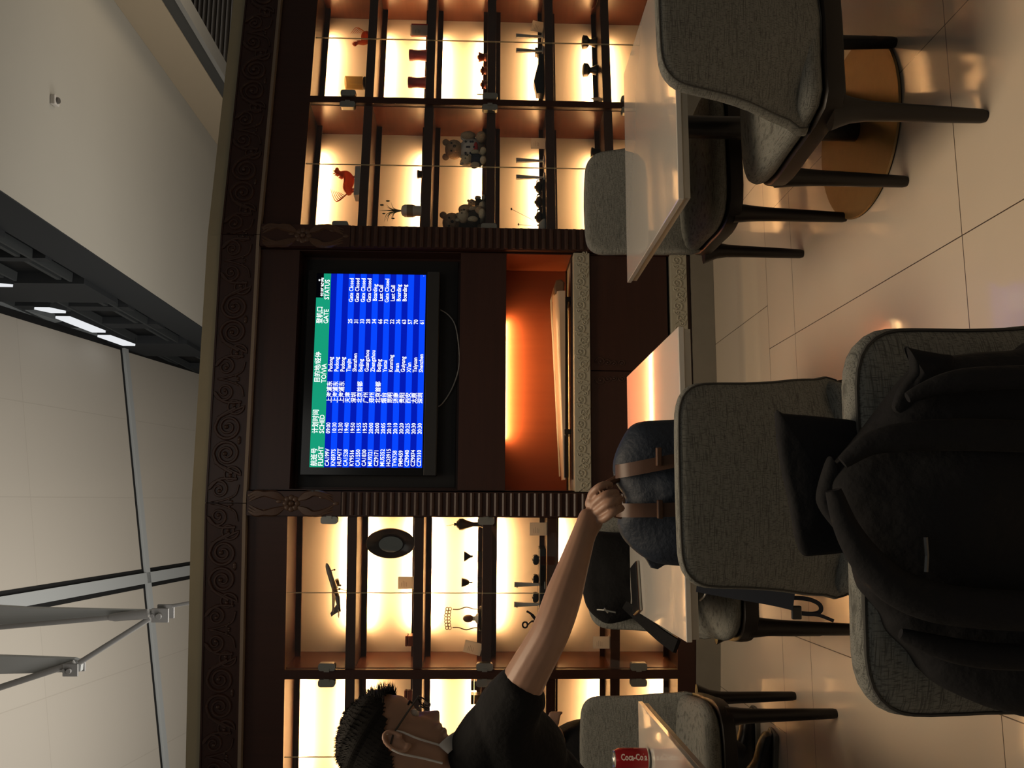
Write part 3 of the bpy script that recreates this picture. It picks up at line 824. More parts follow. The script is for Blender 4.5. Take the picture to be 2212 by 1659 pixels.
# ---- zither in the niche
xz0 = FM.loc(1659 - 1037, 1205, 0.17)[0]; xz1 = FM.loc(1659 - 612, 1205, 0.17)[0]
zi = thing('zither', 'long pale wooden zither lying on low feet in the lit niche', 'musical instrument', FM.W(0, 0.17, 0.79), FM.a)
LW = wood('zither_top', (0.50, 0.34, 0.22), (0.62, 0.46, 0.32), 0.3, 'X', 2.0)
m = MB(); n = 24; vs = []; fs = []; K = 12
for i in range(n + 1):
    f = i / n; x = xz0 + (xz1 - 0.075 - xz0) * f
    hw = 0.075 + 0.045 * f; zt = 0.052 + 0.050 * f + 0.006 * math.sin(f * PI); 
    for k in range(K):
        a = PI * k / (K - 1); vs.append((x, -hw * math.cos(a), 0.040 + (zt - 0.040) * (math.sin(a) ** 0.5)))
for i in range(n):
    for k in range(K - 1): fs.append((i * K + k, i * K + k + 1, (i + 1) * K + k + 1, (i + 1) * K + k))
    fs.append((i * K, (i + 1) * K, (i + 1) * K + K - 1, i * K + K - 1))
fs.append(tuple(range(K))); fs.append(tuple(n * K + k for k in range(K))[::-1])
m.add(vs, fs); m.build('soundboard', LW, zi, smooth=True)
DW = mat('zither_dark', (0.020, 0.010, 0.006), 0.3)
m = MB(); m.box(xz0 + 0.01, xz1 - 0.12, -0.085, -0.055, 0.022, 0.046); m.box(xz0 + 0.01, xz1 - 0.12, 0.05, 0.085, 0.022, 0.046); m.build('side_board', DW, zi, bevel=0.003)
m = MB(); m.pillow([(xz1 - 0.090, 0.045), (xz1 - 0.09, 0.098), (xz1 - 0.05, 0.104), (xz1 - 0.008, 0.090), (xz1, 0.06), (xz1 - 0.02, 0.040)], 0.20, 0.012); m.build('headpiece', wood('zither_head', (0.16, 0.08, 0.04), (0.22, 0.12, 0.06), 0.35), zi, smooth=True)
for x in (xz0 + 0.25, xz1 - 0.13):
    m = MB(); m.box(x, x + 0.028, -0.09, 0.08, 0.001, 0.045); m.build('foot', DW, zi, bevel=0.003)
m = MB()
for k in range(7):
    y = -0.05 + 0.016 * k
    m.tube([(xz0 + 0.02, y * 0.7, 0.064), (xz1 - 0.09, y, 0.112)], 0.0008, 4)
m.build('strings', mat('string', (0.5, 0.45, 0.35), 0.4), zi)
MB().box(xz0 - 0.0, xb - 0.01, -0.12, -0.075, 0.0005, 0.006, M=None).build('felt_mat', mat('niche_mat', (0.030, 0.010, 0.006), 0.8), zi)

# ================================================================== THINGS ON THE SHELVES
def seat(F, y, r, depth, du=0):
    """world point on the shelf of photo row r, seen at picture row y"""
    lo, hi = row(r)
    # solve x on the facet at this depth, at shelf height
    u = 1659 - y
    x, z = F.loc(u, 1100, depth)
    # the roll of the camera makes u depend a little on height: refine at the shelf height
    v = 1100
    for _ in range(4):
        x, z = F.loc(u, v, depth); v += (z - lo) * FPX / 4.7
    return F.W(x, depth, lo + 0.0005)
RED = mat('dark_red_glaze', (0.16, 0.020, 0.018), 0.3)
ORG = mat('amber_glass', (0.75, 0.20, 0.035), 0.15); translucent(ORG, 0.55)
COPP = mat('copper_red', (0.30, 0.07, 0.03), 0.3, 0.3)
PLUSH = mat('cream_plush', (0.42, 0.30, 0.20), 0.95, noise=0.3, nscale=120, bump=0.6)
PLUSHW = mat('white_plush', (0.50, 0.44, 0.34), 0.95, bump=0.6, nscale=120)
GREYP = mat('white_plastic', (0.48, 0.48, 0.47), 0.35)
DARKM = mat('dark_metal', (0.030, 0.026, 0.022), 0.3, 0.5)
PINK = mat('plum_glaze', (0.34, 0.07, 0.085), 0.3)

def card(F, y, r, label, depth=0.05, w_=0.055, h_=0.085, tilt=0, yaw=0, redtop=False):
    p = seat(F, y, r, depth)
    t = thing('caption_card', label, 'caption card', p, F.a + R(yaw), 'white caption cards in the display cabinets')
    Mt = Matrix.Rotation(R(tilt), 4, 'Y')
    m = MB(); m.box(-w_ / 2, w_ / 2, -0.002, 0.002, 0.0, h_, 0, Mt); m.box(-w_ / 2, w_ / 2, 0.002, 0.03, 0.0, 0.002, 0, Mt)
    m.build('card', CARD, t)
    m = MB()
    for k in range(4): m.box(-w_ * 0.3, w_ * (0.05 + 0.06 * (k % 3)), -0.0027, -0.0021, h_ * 0.45 + k * 0.009, h_ * 0.45 + k * 0.009 + 0.002, 0, Mt)
    m.build('print', mat('grey_print', (0.35, 0.33, 0.31), 0.6), t)
    if redtop:
        m = MB(); m.box(-w_ / 2 - 0.0, w_ / 2 + 0.014, 0.004, 0.012, 0.0, h_ * 0.95, 0, Mt); m.build('red_backing', mat('red_card', (0.45, 0.03, 0.02), 0.5), t)
    return t
card(FR, 66, 2, 'white caption card with red backing beside two plum-coloured cups', 0.08, 0.075, 0.11, redtop=True)
card(FR, 60, 4, 'tilted white card at the far end of the shelf with the black folded case', 0.10, 0.075, 0.075, tilt=12)
card(FR, 310, 4, 'small white caption card on the shelf with the dark teapots', 0.06, 0.07, 0.085)
card(FR, 213, 5, 'white card leaning beside two dark spool-shaped pieces', 0.07, 0.05, 0.06, yaw=40, tilt=-20)
card(FR, 204, 3, 'narrow white card beside three copper-red cups', 0.09, 0.03, 0.06, yaw=50)
card(FL, 1259, 2, 'white caption card on the shelf with the dark oval mirror-bowl', 0.05, 0.065, 0.085)
card(FL, 1404, 3, 'tilted cream card on the shelf with the wire hoop, between hoop and hinge', 0.05, 0.065, 0.095, tilt=14)
card(FL, 1143, 4, 'white caption card beside the pilaster on the shelf of three black pucks', 0.05, 0.07, 0.092)
card(FL, 1388, 5, 'white caption card just over the corner of the chair with the black jacket', 0.05, 0.065, 0.090)
card(FL, 1524, 5, 'white caption card just over the empty chair by the drink can table', 0.08, 0.060, 0.090, yaw=15)

# -- amber glass figures
def figure(loc, ang, label, rooster=False):
    t = thing('glass_figurine', label, 'figurine', loc, ang)
    m = MB(); m.box(-0.095, 0.095, -0.04, 0.04, 0, 0.045 if not rooster else 0.012); m.build('plinth_box', GREYP, t, bevel=0.002)
    z = 0.045 if not rooster else 0.012
    m = MB()
    body = smooth_path([(-0.07, 0, z + 0.03), (-0.03, 0, z + 0.045), (0.02, 0, z + 0.038), (0.055, 0, z + 0.055), (0.066, 0, z + 0.095), (0.085, 0, z + 0.115)], 5)
    k = len(body); m.tube(body, [0.012 + 0.018 * math.sin(PI * min(1, i / (k * 0.75))) + 0.002 for i in range(k)], 10)
    for x in (-0.05, -0.035, 0.025, 0.045): m.tube([(x, 0.01, z + 0.03), (x + 0.006, 0.008, z)], [0.009, 0.005], 8)
    for j in range(6): m.tube(smooth_path([(-0.06, 0, z + 0.04), (-0.085 - 0.006 * j, 0.004 * (j - 3), z + 0.055 + 0.010 * j), (-0.07 + 0.008 * j, 0.006 * (j - 3), z + 0.085 + 0.012 * j)], 4), [0.0036, 0.0036, 0.0034, 0.0032, 0.0028, 0.0024, 0.002, 0.0014, 0.0008], 6)
    for j in range(7): m.tube([(0.05 + 0.004 * j, 0, z + 0.06 + 0.008 * j), (0.025 + 0.006 * j, 0.004 * (j % 3 - 1), z + 0.085 + 0.008 * j)], [0.008, 0.002], 6)
    m.ball((0.088, 0, z + 0.112), 0.013, 10, 7, sc=(1.3, 0.8, 0.9)); m.tube([(0.082, 0.004, z + 0.12), (0.080, 0.006, z + 0.134)], [0.004, 0.001], 6); m.tube([(0.082, -0.004, z + 0.12), (0.080, -0.006, z + 0.134)], [0.004, 0.001], 6)
    m.build('horse_body' if not rooster else 'rooster_body', ORG, t, smooth=True)
    return t
figure(seat(FR, 397, 1, 0.14), AR, 'amber glass horse figurine on a pale box, nearest the flight screen')
t = figure(seat(FR, 82, 1, 0.22), AR + PI, 'amber glass rooster figurine in the top cell with the smoky glass cylinder', True)
t.scale = (0.62, 0.8, 0.9)
# -- glass lantern
t = thing('glass_beaker', 'smoky glass cylinder on a dark wooden foot in the amber rooster cell', 'glass vessel', seat(FR, 180, 1, 0.14), AR)
MB().lathe([(0.038, 0), (0.040, 0.006), (0.037, 0.014), (0.040, 0.022), (0.036, 0.030)], 24).build('foot', DARKC, t, smooth=True)
MB().lathe([(0.036, 0.031), (0.040, 0.035), (0.041, 0.14), (0.037, 0.14), (0.036, 0.04)], 24).build('glass', glassmat('smoky_glass', (0.72, 0.66, 0.50), 0.08), t, smooth=True)
# -- two plum cups
def cup(F, y, r, label, mm, h=0.115, rr=0.034, g=None, depth=0.12):
    t = thing('tumbler', label, 'cup', seat(F, y, r, depth), F.a, g)
    MB().lathe([(rr * 1.15, 0), (rr * 1.15, 0.004), (rr * 1.0, 0.012), (rr * 0.88, h * 0.5), (rr * 0.92, h * 0.78)], 24).build('body', mm, t, smooth=True)
    MB().lathe([(rr * 0.98, h * 0.78), (rr * 1.0, h * 0.80), (rr * 1.0, h * 0.98), (rr * 0.9, h)], 24).build('lid', mm, t, smooth=True)
cup(FR, 120, 2, 'plum-coloured lidded tumbler next to the white card', PINK, g='plum tumblers')
cup(FR, 179, 2, 'plum-coloured lidded tumbler nearer the cabinet stile', PINK, g='plum tumblers')
for y, s, lb in ((124, 0.055, 'copper-red cup, tallest of three, farthest from the narrow white card'), (153, 0.035, 'copper-red cup, middle of the three small cups'), (183, 0.034, 'copper-red cup closest to the narrow white card')):
    t = thing('small_cup', lb, 'cup', seat(FR, y, 3, 0.20), AR, 'copper-red cups')
    MB().lathe([(0.018, 0), (0.026, 0.008), (0.020, 0.020), (0.032, s), (0.029, s), (0.016, 0.02)], 20).build('body', COPP, t, smooth=True)
    MB().lathe([(0.012, s * 0.9), (0.014, s + 0.004), (0.004, s + 0.010)], 12).build('lid', COPP, t, smooth=True)
# -- slim white display stands and what they hold
def wand(F, y, r, label, h=0.17, w_=0.014, depth=0.14, g='slim white display stands'):
    t = thing('display_stand', label, 'display stand', seat(F, y, r, depth), F.a, g)
    m = MB(); m.box(-0.022, 0.022, -0.03, 0.03, 0, 0.008); m.build('base', GREYP, t, bevel=0.002)
    m = MB(); m.add([Vector(p) for p in ((-w_ * .35, -0.012, 0.008), (w_ * .35, -0.012, 0.008), (w_, -0.016, h), (-w_, -0.016, h), (-w_ * .35, 0.0, 0.008), (w_ * .35, 0.0, 0.008), (w_, 0.0, h), (-w_, 0.0, h))],
        [(0, 1, 2, 3), (7, 6, 5, 4), (0, 4, 5, 1), (1, 5, 6, 2), (2, 6, 7, 3), (3, 7, 4, 0)]); m.build('blade', GREYP, t, bevel=0.002)
    m = MB(); m.lathe([(0.005, 0), (0.005, 0.004)], 10, 0, Matrix.Translation((-w_ * .8, -0.018, h - 0.015)) @ Matrix.Rotation(R(90), 4, 'X')); m.build('rivet', STEEL, t)
wand(FR, 81, 4, 'broader slim white stand beside the tilted white card'); wand(FR, 112, 4, 'narrow slim white stand above the black folded case')
wand(FR, 349, 4, 'slim white stand nearest the caption card, on the dark teapot shelf'); wand(FR, 385, 4, 'slim white stand at the head of the row of dark teapots')
wand(FL, 1262, 4, 'slim white stand between the black computer mice'); wand(FL, 1305, 4, 'slim white stand nearest the man\'s forearm')
# -- black folded case
t = thing('folded_case', 'black angular folded case resting on the shelf under the slim stands', 'case', seat(FR, 165, 4, 0.16), AR)
m = MB(); m.prism([(-0.14, 0), (-0.14, 0.045), (-0.05, 0.060), (0.07, 0.032), (0.14, 0.030), (0.14, 0.0)], -0.03, 0.03); m.build('shell', BLACKPL, t, bevel=0.003)
m = MB(); m.tube([(0.07, -0.032, 0.030), (-0.05, -0.032, 0.058)], 0.003, 6); m.build('hinge_rod', STEEL, t)
m = MB(); m.box(0.15, 0.205, -0.02, 0.03, 0, 0.035); m.box(0.155, 0.2, -0.015, 0.025, 0.035, 0.05); m.build('clasp_block', DARKC, t, bevel=0.003)
# -- spools
for y, lb in ((92, 'dark spool-shaped metal piece, farther from the leaning white card'), (152, 'dark spool-shaped metal piece beside the leaning white card')):
    t = thing('metal_spool', lb, 'ornament', seat(FR, y, 5, 0.20), AR, 'dark spools')
    MB().lathe([(0.030, 0), (0.034, 0.010), (0.020, 0.035), (0.018, 0.045)], 20).build('foot', DARKM, t, smooth=True)
    MB().lathe([(0.018, 0.045), (0.040, 0.062), (0.042, 0.088), (0.028, 0.094)], 20).build('head', DARKM, t, smooth=True)
# -- round plate seen at the frame edge
t = thing('round_dish', 'round glazed dish cut by the picture edge beyond the empty white table', 'dish', seat(FR, -4, 5, 0.12) , AR)
MB().lathe([(0.02, 0), (0.05, 0.01), (0.065, 0.022), (0.062, 0.024), (0.045, 0.014), (0.0, 0.006)], 28).build('bowl', COPP, t, smooth=True)
MB().lathe([(0.022, -0.0005), (0.024, 0.004)], 16).build('foot_ring', COPP, t, smooth=True)
# -- potted grass
t = thing('potted_plant', 'thin-leaved grass in a white banded vase beside the flight screen', 'potted plant', seat(FR, 456, 2, 0.12), AR)
MB().lathe([(0.030, 0), (0.030, 0.04), (0.036, 0.05), (0.036, 0.085), (0.036, 0.105), (0.028, 0.118), (0.016, 0.124)], 24).build('vase', WHITEC, t, smooth=True)
MB().lathe([(0.0365, 0.055), (0.0368, 0.09)], 24).build('band', mat('tan_band', (0.22, 0.17, 0.11), 0.6), t, smooth=True)
m = MB()
GRN = mat('dark_leaf', (0.035, 0.060, 0.018), 0.5)
for k in range(13):
    a = random.uniform(-1.2, 1.2); L_ = random.uniform(0.07, 0.15); b_ = random.uniform(-0.03, 0.03)
    m.tube(smooth_path([(0, 0, 0.118), (a * 0.02, b_ * .4, 0.118 + L_ * 0.6), (a * 0.075, b_, 0.118 + L_ * (1 - 0.25 * abs(a)))], 5), [0.0028] * 5 + [0.0022, 0.0018, 0.0014, 0.001, 0.0006, 0.0004][:6], 5)
for x, z, r_ in ((0.035, 0.238, 0.006), (-0.02, 0.225, 0.005), (0.062, 0.205, 0.006), (-0.05, 0.17, 0.005)): m.ball((x, 0.0, z), r_, 6, 4, sc=(1, 1, 2))
m.build('leaves', GRN, t)
# -- small dark cups and boxes
def smallpot(F, y, r, label, depth=0.16, s=1.0, mm=DARKC):
    t = thing('small_pot', label, 'pot', seat(F, y, r, depth), F.a)
    MB().lathe([(0.022 * s, 0), (0.024 * s, 0.03 * s), (0.028 * s, 0.045 * s), (0.024 * s, 0.045 * s), (0.018 * s, 0.01 * s)], 20).build('body', mm, t, smooth=True)
    MB().lathe([(0.029 * s, 0.036 * s), (0.029 * s, 0.040 * s)], 20).build('rim_band', mm, t, smooth=True)
smallpot(FR, 377, 2, 'small dark pot on the shelf with the potted grass', 0.16, 0.95)
smallpot(FR, 330, 5, 'round dark pot peeking over the chair behind the empty white table', 0.24, 1.1)
def boxy(F, y, r, label, w_, h_, depth=0.14, ang=0, mm=DARKC, tilt=0):
    t = thing('lacquer_box', label, 'box', seat(F, y, r, depth), F.a + R(ang))
    Mt = Matrix.Rotation(R(tilt), 4, 'Y')
    MB().box(-w_ / 2, w_ / 2, -0.03, 0.03, 0.001, h_ * 0.68, 0, Mt).build('base', mm, t, bevel=0.003)
    MB().box(-w_ / 2 - 0.001, w_ / 2 + 0.001, -0.031, 0.031, h_ * 0.70, h_, 0, Mt).build('lid', mm, t, bevel=0.004)
boxy(FL, 1382, 2, 'small brown lacquer box sharing a shelf with the mirror-bowl', 0.055, 0.045, 0.10, 0, COPP)
boxy(FL, 1505, 2, 'small brown lacquer box in front of the man\'s forehead', 0.07, 0.05, 0.12, 10, COPP)
boxy(FL, 1203, 5, 'dark slanted box behind the man\'s forearm', 0.085, 0.105, 0.16, 14)
boxy(FL, 1478, 3, 'dark stepped box right beside the divider hinge, near the T-shirt shoulder', 0.05, 0.055, 0.16)
boxy(FL, 1508, 3, 'dark stepped box near the man\'s mouth', 0.05, 0.055, 0.16)
# -- plush bears
def bear(loc, ang, label, fur, shirt, sc_=1.0, dots=False, hat=None):
    t = thing('plush_bear', label, 'soft toy', loc, ang); t.scale = (sc_,) * 3
    m = MB(); m.ball((0, 0, 0.075), 0.062, 16, 10, sc=(1, 0.85, 1.15))
    m.ball((0, -0.005, 0.185), 0.056, 16, 10, sc=(1, 0.95, 0.92))
    for sg in (-1, 1):
        m.ball((sg * 0.042, 0.0, 0.232), 0.020, 10, 7, sc=(1, 0.6, 1))
        m.ball((sg * 0.055, -0.070, 0.030), 0.033, 12, 8, sc=(0.9, 1.5, 0.9))
        m.ball((sg * 0.075, -0.030, 0.105), 0.024, 10, 7, sc=(1, 1.2, 1.8))
    m.ball((0, -0.050, 0.175), 0.026, 12, 8, sc=(1.1, 0.8, 0.8))
    m.build('fur_body', fur, t, smooth=True)
    m = MB(); m.lathe([(0.055, 0.045), (0.066, 0.07), (0.064, 0.11), (0.045, 0.140), (0.030, 0.148)], 20, 0, None, 1.02, 0.9)
    for sg in (-1, 1): m.ball((sg * 0.072, -0.012, 0.112), 0.029, 10, 7, sc=(1, 1, 1.3))
    m.build('shirt', shirt, t, smooth=True)
    m = MB()
    for sg in (-1, 1): m.ball((sg * 0.022, -0.055, 0.198), 0.006, 8, 5)
    m.ball((0, -0.072, 0.180), 0.009, 8, 5); m.build('face', BLACKPL, t, smooth=True)
    if dots:
        m = MB()
        for k in range(14):
            a = -PI / 2 + (k % 5 - 2) * 0.5; z = 0.07 + 0.020 * (k // 5) + 0.008 * (k % 2)
            m.ball((0.068 * math.cos(a), 0.061 * math.sin(a), z), 0.0065, 8, 5, sc=(1, 0.6, 1))
        m.build('spots', mat('spot_navy', (0.03, 0.03, 0.05), 0.8), t)
        m = MB(); m.ball((0, -0.056, 0.060), 0.016, 8, 6, sc=(2, .5, .8)); m.build('red_bow', mat('bow_red', (0.45, 0.03, 0.03), 0.7), t)
    return t
DOT = mat('spotted_shirt', (0.55, 0.52, 0.50), 0.9)
NAVYS = mat('navy_cloth', (0.02, 0.025, 0.05), 0.9)
BRD = mat('dark_cloth', (0.03, 0.025, 0.02), 0.9)
bear(seat(FR, 325, 3, 0.15), AR + R(-15), 'plush bear in a white spotted shirt with a red bow', PLUSH, DOT, 1.05, True)
bear(seat(FR, 347, 3, 0.07), AR + R(10), 'small plush bear in navy sitting in front of the spotted one', PLUSHW, NAVYS, 0.62)
bear(seat(FR, 470, 3, 0.12), AR + R(30), 'dark-clothed plush bear at the pilaster end of the shelf', PLUSHW, BRD, 0.70)
bear(seat(FR, 483, 3, 0.20), AR + R(-20), 'plush bear with dark cap behind the pilaster-end bear', PLUSH, BRD, 1.08)
bear(seat(FR, 440, 3, 0.22), AR + R(5), 'small pale plush bear leaning at the back beside the dark-clothed bears', PLUSHW, BRD, 0.45)
# -- row of teapots on tray
t = thing('tea_tray', 'long black tray under the dark teapots', 'tray', seat(FR, 440, 4, 0.17), AR)
MB().box(-0.16, 0.14, -0.045, 0.045, 0.0, 0.010).build('board', BLACKPL, t, bevel=0.003)
MB().box(-0.165, 0.145, -0.05, -0.045, 0.0, 0.016).build('rim', BLACKPL, t, bevel=0.002)
for y, lb in ((405, 'dark teapot nearest the slim white stands'), (437, 'dark teapot in the middle of the tray'), (470, 'dark teapot at the pilaster end of the tray')):
    p = seat(FR, y, 4, 0.17); p.z += 0.0105
    t = thing('teapot', lb, 'teapot', p, AR, 'dark teapots on the tray')
    MB().lathe([(0.020, 0), (0.034, 0.012), (0.036, 0.025), (0.026, 0.038), (0.012, 0.042), (0.007, 0.050)], 20).build('body', DARKC, t, smooth=True)
    MB().tube(smooth_path([(-0.03, 0, 0.012), (-0.046, 0, 0.022), (-0.052, 0, 0.034)], 4), [0.007] * 4 + [0.005] * 5, 8).build('spout', DARKC, t, smooth=True)
    MB().tube(smooth_path([(0.032, 0, 0.034), (0.050, 0, 0.030), (0.046, 0, 0.014), (0.032, 0, 0.010)], 4), 0.0035, 8).build('handle', DARKC, t, smooth=True)
# -- twigs with buds, pebble
t = thing('dried_twig', 'two thin dried twigs with dark buds rising from a pale pebble', 'dried twig', seat(FR, 492, 4, 0.12), AR)
MB().tube([(0.0, 0, 0.015), (0.055, 0, 0.085), (0.115, 0, 0.195)], 0.0012, 5).build('stem', DARKC, t)
MB().tube([(0.0, 0, 0.015), (0.012, 0, 0.09), (0.018, 0, 0.155)], 0.0012, 5).build('stem', DARKC, t)
m = MB(); m.ball((0.117, 0, 0.198), 0.008, 8, 5, sc=(1, 1, .7)); m.ball((0.019, 0, 0.157), 0.008, 8, 5, sc=(1, 1, .6)); m.build('buds', DARKC, t)
MB().pillow(smooth_loop([(-0.03, 0.0), (-0.025, 0.028), (0.0, 0.042), (0.035, 0.03), (0.05, 0.0)], 4), 0.05, 0.015).build('pebble', WHITEC, t, smooth=True)
# -- model aircraft
t = thing('model_aircraft', 'white model airliner climbing on a slim stand on a top shelf', 'model aircraft', seat(FL, 1268, 1, 0.15), AL)
m = MB()
AW = mat('aircraft_white', (0.40, 0.37, 0.34), 0.3)
Ma = Matrix.Translation((0.0, 0, 0.088)) @ Matrix.Rotation(R(-14), 4, 'Y') @ Matrix.Rotation(R(-18), 4, 'Z')
ax = [(-0.155, 0.002), (-0.12, 0.009), (-0.07, 0.014), (0.10, 0.014), (0.13, 0.011), (0.148, 0.004)]
m.tube([Ma @ Vector((x, 0, 0.006 if x < -0.1 else 0)) for x, r_ in ax], [r_ for x, r_ in ax], 14); m.build('fuselage', AW, t, smooth=True)
for sg in (-1, 1):
    m = MB(); vs = [Vector((0.04, sg * 0.01, -0.004)), Vector((-0.035, sg * 0.01, -0.004)), Vector((-0.075, sg * 0.145, 0.008)), Vector((-0.06, sg * 0.145, 0.008))]
    m.add([Ma @ v for v in vs] + [Ma @ (v + Vector((0, 0, 0.004))) for v in vs], [(0, 1, 2, 3), (7, 6, 5, 4), (0, 4, 5, 1), (1, 5, 6, 2), (2, 6, 7, 3), (3, 7, 4, 0)]); m.build('wing', AW, t)
    m = MB(); m.tube([Ma @ Vector((0.012, sg * 0.055, -0.014)), Ma @ Vector((-0.028, sg * 0.055, -0.014))], [0.011, 0.007], 12); m.build('engine', mat('engine_brown', (0.20, 0.11, 0.05), 0.3), t, smooth=True)
    m = MB(); vs = [Vector((-0.12, sg * 0.004, 0.008)), Vector((-0.15, sg * 0.004, 0.008)), Vector((-0.165, sg * 0.05, 0.012)), Vector((-0.152, sg * 0.05, 0.012))]
    m.add([Ma @ v for v in vs] + [Ma @ (v + Vector((0, 0, 0.003))) for v in vs], [(0, 1, 2, 3), (7, 6, 5, 4), (0, 4, 5, 1), (1, 5, 6, 2), (2, 6, 7, 3), (3, 7, 4, 0)]); m.build('tailplane', AW, t)
m = MB(); vs = [Vector((-0.105, 0, 0.012)), Vector((-0.15, 0, 0.010)), Vector((-0.172, 0, 0.062)), Vector((-0.150, 0, 0.062))]
m.add([Ma @ (v + Vector((0, -0.002, 0))) for v in vs] + [Ma @ (v + Vector((0, 0.002, 0))) for v in vs], [(0, 1, 2, 3), (7, 6, 5, 4), (0, 4, 5, 1), (1, 5, 6, 2), (2, 6, 7, 3), (3, 7, 4, 0)]); m.build('tail_fin', AW, t)
m = MB()
for x, y in ((0.10, 0), (-0.01, 0.02), (-0.01, -0.02)): m.tube([Ma @ Vector((x, y, -0.01)), Ma @ Vector((x, y, -0.030))], 0.0025, 6); m.ball(Ma @ Vector((x, y, -0.031)), 0.006, 8, 5)
m.build('undercarriage', DARKC, t)
MB().tube([(0.0, 0, 0.083), (-0.028, 0, 0.002)], 0.0025, 6).build('stand_rod', STEEL, t)
MB().lathe([(0.028, 0), (0.026, 0.005)], 20, 0, Matrix.Translation((-0.03, 0, 0))).build('stand_base', STEEL, t, smooth=True)
# -- oval mirror-bowl
t = thing('oval_bowl', 'dark oval lacquer bowl stood on edge with a mirror-like silver inside', 'bowl', seat(FL, 1174, 2, 0.13), AL)
MB().lathe([(0.004, -0.050), (0.06, -0.038), (0.095, -0.01), (0.104, 0.018), (0.100, 0.030), (0.055, 0.012), (0.002, 0.005)], 36, 0, Matrix.Translation((0, 0.02, 0.138)) @ Matrix.Rotation(R(90), 4, 'X'), 0.80, 1.30).build('shell', mat('dark_lacquer', (0.035, 0.018, 0.012), 0.15), t, smooth=True)
MB().lathe([(0.002, 0.010), (0.030, 0.014), (0.050, 0.024), (0.054, 0.026)], 36, 0, Matrix.Translation((-0.004, 0.018, 0.135)) @ Matrix.Rotation(R(90), 4, 'X'), 0.80, 1.22).build('mirror_inside', mat('silver_mirror', (0.6, 0.6, 0.58), 0.06, 1.0), t, smooth=True)
MB().box(-0.03, 0.03, -0.01, 0.06, 0, 0.006).build('easel_foot', DARKC, t)
# -- dark bulb vase, cups on glass blocks, wire basket with figurine
t = thing('bulb_vase', 'dark slender vase with a wide bulb top and a thin stick', 'vase', seat(FL, 1133, 3, 0.14), AL)
MB().lathe([(0.020, 0), (0.014, 0.01), (0.012, 0.05), (0.022, 0.085), (0.033, 0.110), (0.032, 0.128), (0.018, 0.142), (0.007, 0.146), (0.009, 0.155), (0.006, 0.158)], 24).build('body', DARKC, t, smooth=True)
MB().tube([(0, 0, 0.15), (-0.008, 0, 0.20)], 0.0012, 5).build('stick', DARKC, t)
for y, h0, lb in ((1202, 0.062, 'dark cone-shaped cup on a clear block, nearer the bulb vase'), (1258, 0.062, 'dark cone-shaped cup floating over a clear block, nearer the wire basket')):
    p = seat(FL, y, 3, 0.14)
    t = thing('cone_cup', lb, 'cup', p, AL, 'cone cups on clear blocks')
    MB().box(-0.026, 0.026, -0.026, 0.026, 0.0, 0.052).build('clear_block', glassmat('clear_block', (0.80, 0.76, 0.66), 0.10) if 'clear_block' not in MATS else MATS['clear_block'], t, bevel=0.002)
    if y == 1202: prof = [(0.006, 0.052), (0.007, 0.066), (0.026, 0.092), (0.028, 0.100), (0.024, 0.100)]
    else: prof = [(0.004, 0.052), (0.004, 0.070), (0.012, 0.074), (0.019, 0.088), (0.026, 0.112), (0.023, 0.112)]
    MB().lathe(prof, 24).build('cup_body', DARKC, t, smooth=True)
t = thing('wire_basket', 'lyre-shaped wire hoop with an open chain top standing on a dark disc', 'ornament', seat(FL, 1336, 3, 0.15), AL)
WIRE = mat('bronze_wire', (0.12, 0.075, 0.03), 0.35, 0.5)
MB().lathe([(0.066, 0), (0.068, 0.008), (0.060, 0.012), (0.066, 0.018)], 28).build('base_disc', DARKC, t, smooth=True)
for sg in (-1, 1):
    MB().tube(smooth_path([(sg * 0.052, 0, 0.015), (sg * 0.052, 0, 0.045), (sg * 0.062, 0, 0.085), (sg * 0.050, 0, 0.125), (sg * 0.050, 0, 0.160)], 6), 0.0032, 6).build('hoop_wire', WIRE, t, smooth=True)
m = MB()
for k in range(7):
    x = -0.052 + k * 0.0173; z = 0.165 + 0.016 * math.cos((k - 3) / 3.2)
    for dz in (0, 0.016):
        pts = [(x + 0.0095 * math.cos(a), 0, z + dz + 0.008 * math.sin(a)) for a in [2 * PI * i / 10 for i in range(11)]]
        m.tube(pts, 0.0024, 5)
m.build('chain_top', WIRE, t)
p = seat(FL, 1336, 3, 0.15); p.z += 0.0185
t = thing('bust', 'small brown egg-headed bust inside the wire hoop', 'figurine', p, AL)
MB().lathe([(0.030, 0), (0.026, 0.010), (0.013, 0.018), (0.012, 0.030)], 20).build('shoulders', WHITEC, t, smooth=True)
m = MB(); m.ball((0, 0, 0.055), 0.021, 16, 10, sc=(1, 1, 1.45)); m.build('head', mat('bust_brown', (0.14, 0.07, 0.035), 0.4), t, smooth=True)
# -- black tray with three mice, metal ornament
t = thing('display_tray', 'long black plinth board under three rounded black pieces', 'tray', seat(FL, 1270, 4, 0.17), AL)
MB().box(-0.235, 0.225, -0.06, 0.05, 0.0, 0.035).build('board', BLACKPL, t, bevel=0.003)
MB().box(-0.235, 0.225, -0.062, -0.0605, 0.028, 0.034).build('front_edge', STEEL, t)
for y, lb in ((1209, 'rounded black puck on the tray, closest to the pilaster'), (1251, 'rounded black puck on the tray, beside the first slim stand'), (1290, 'rounded black puck on the tray, between the two slim stands')):
    p = seat(FL, y, 4, 0.17); p.z += 0.0355
    t = thing('black_puck', lb, 'ornament', p, AL, 'rounded black pucks on the tray')
    MB().pillow(rrect(-0.027, 0.027, 0, 0.032, 0.014, 5), 0.05, 0.010).build('shell', BLACKPL, t, smooth=True)
    MB().box(-0.004, 0.004, -0.024, 0.020, 0.0318, 0.0345).build('button_strip', DARKM, t)
p = seat(FL, 1338, 4, 0.15); p.z += 0.0
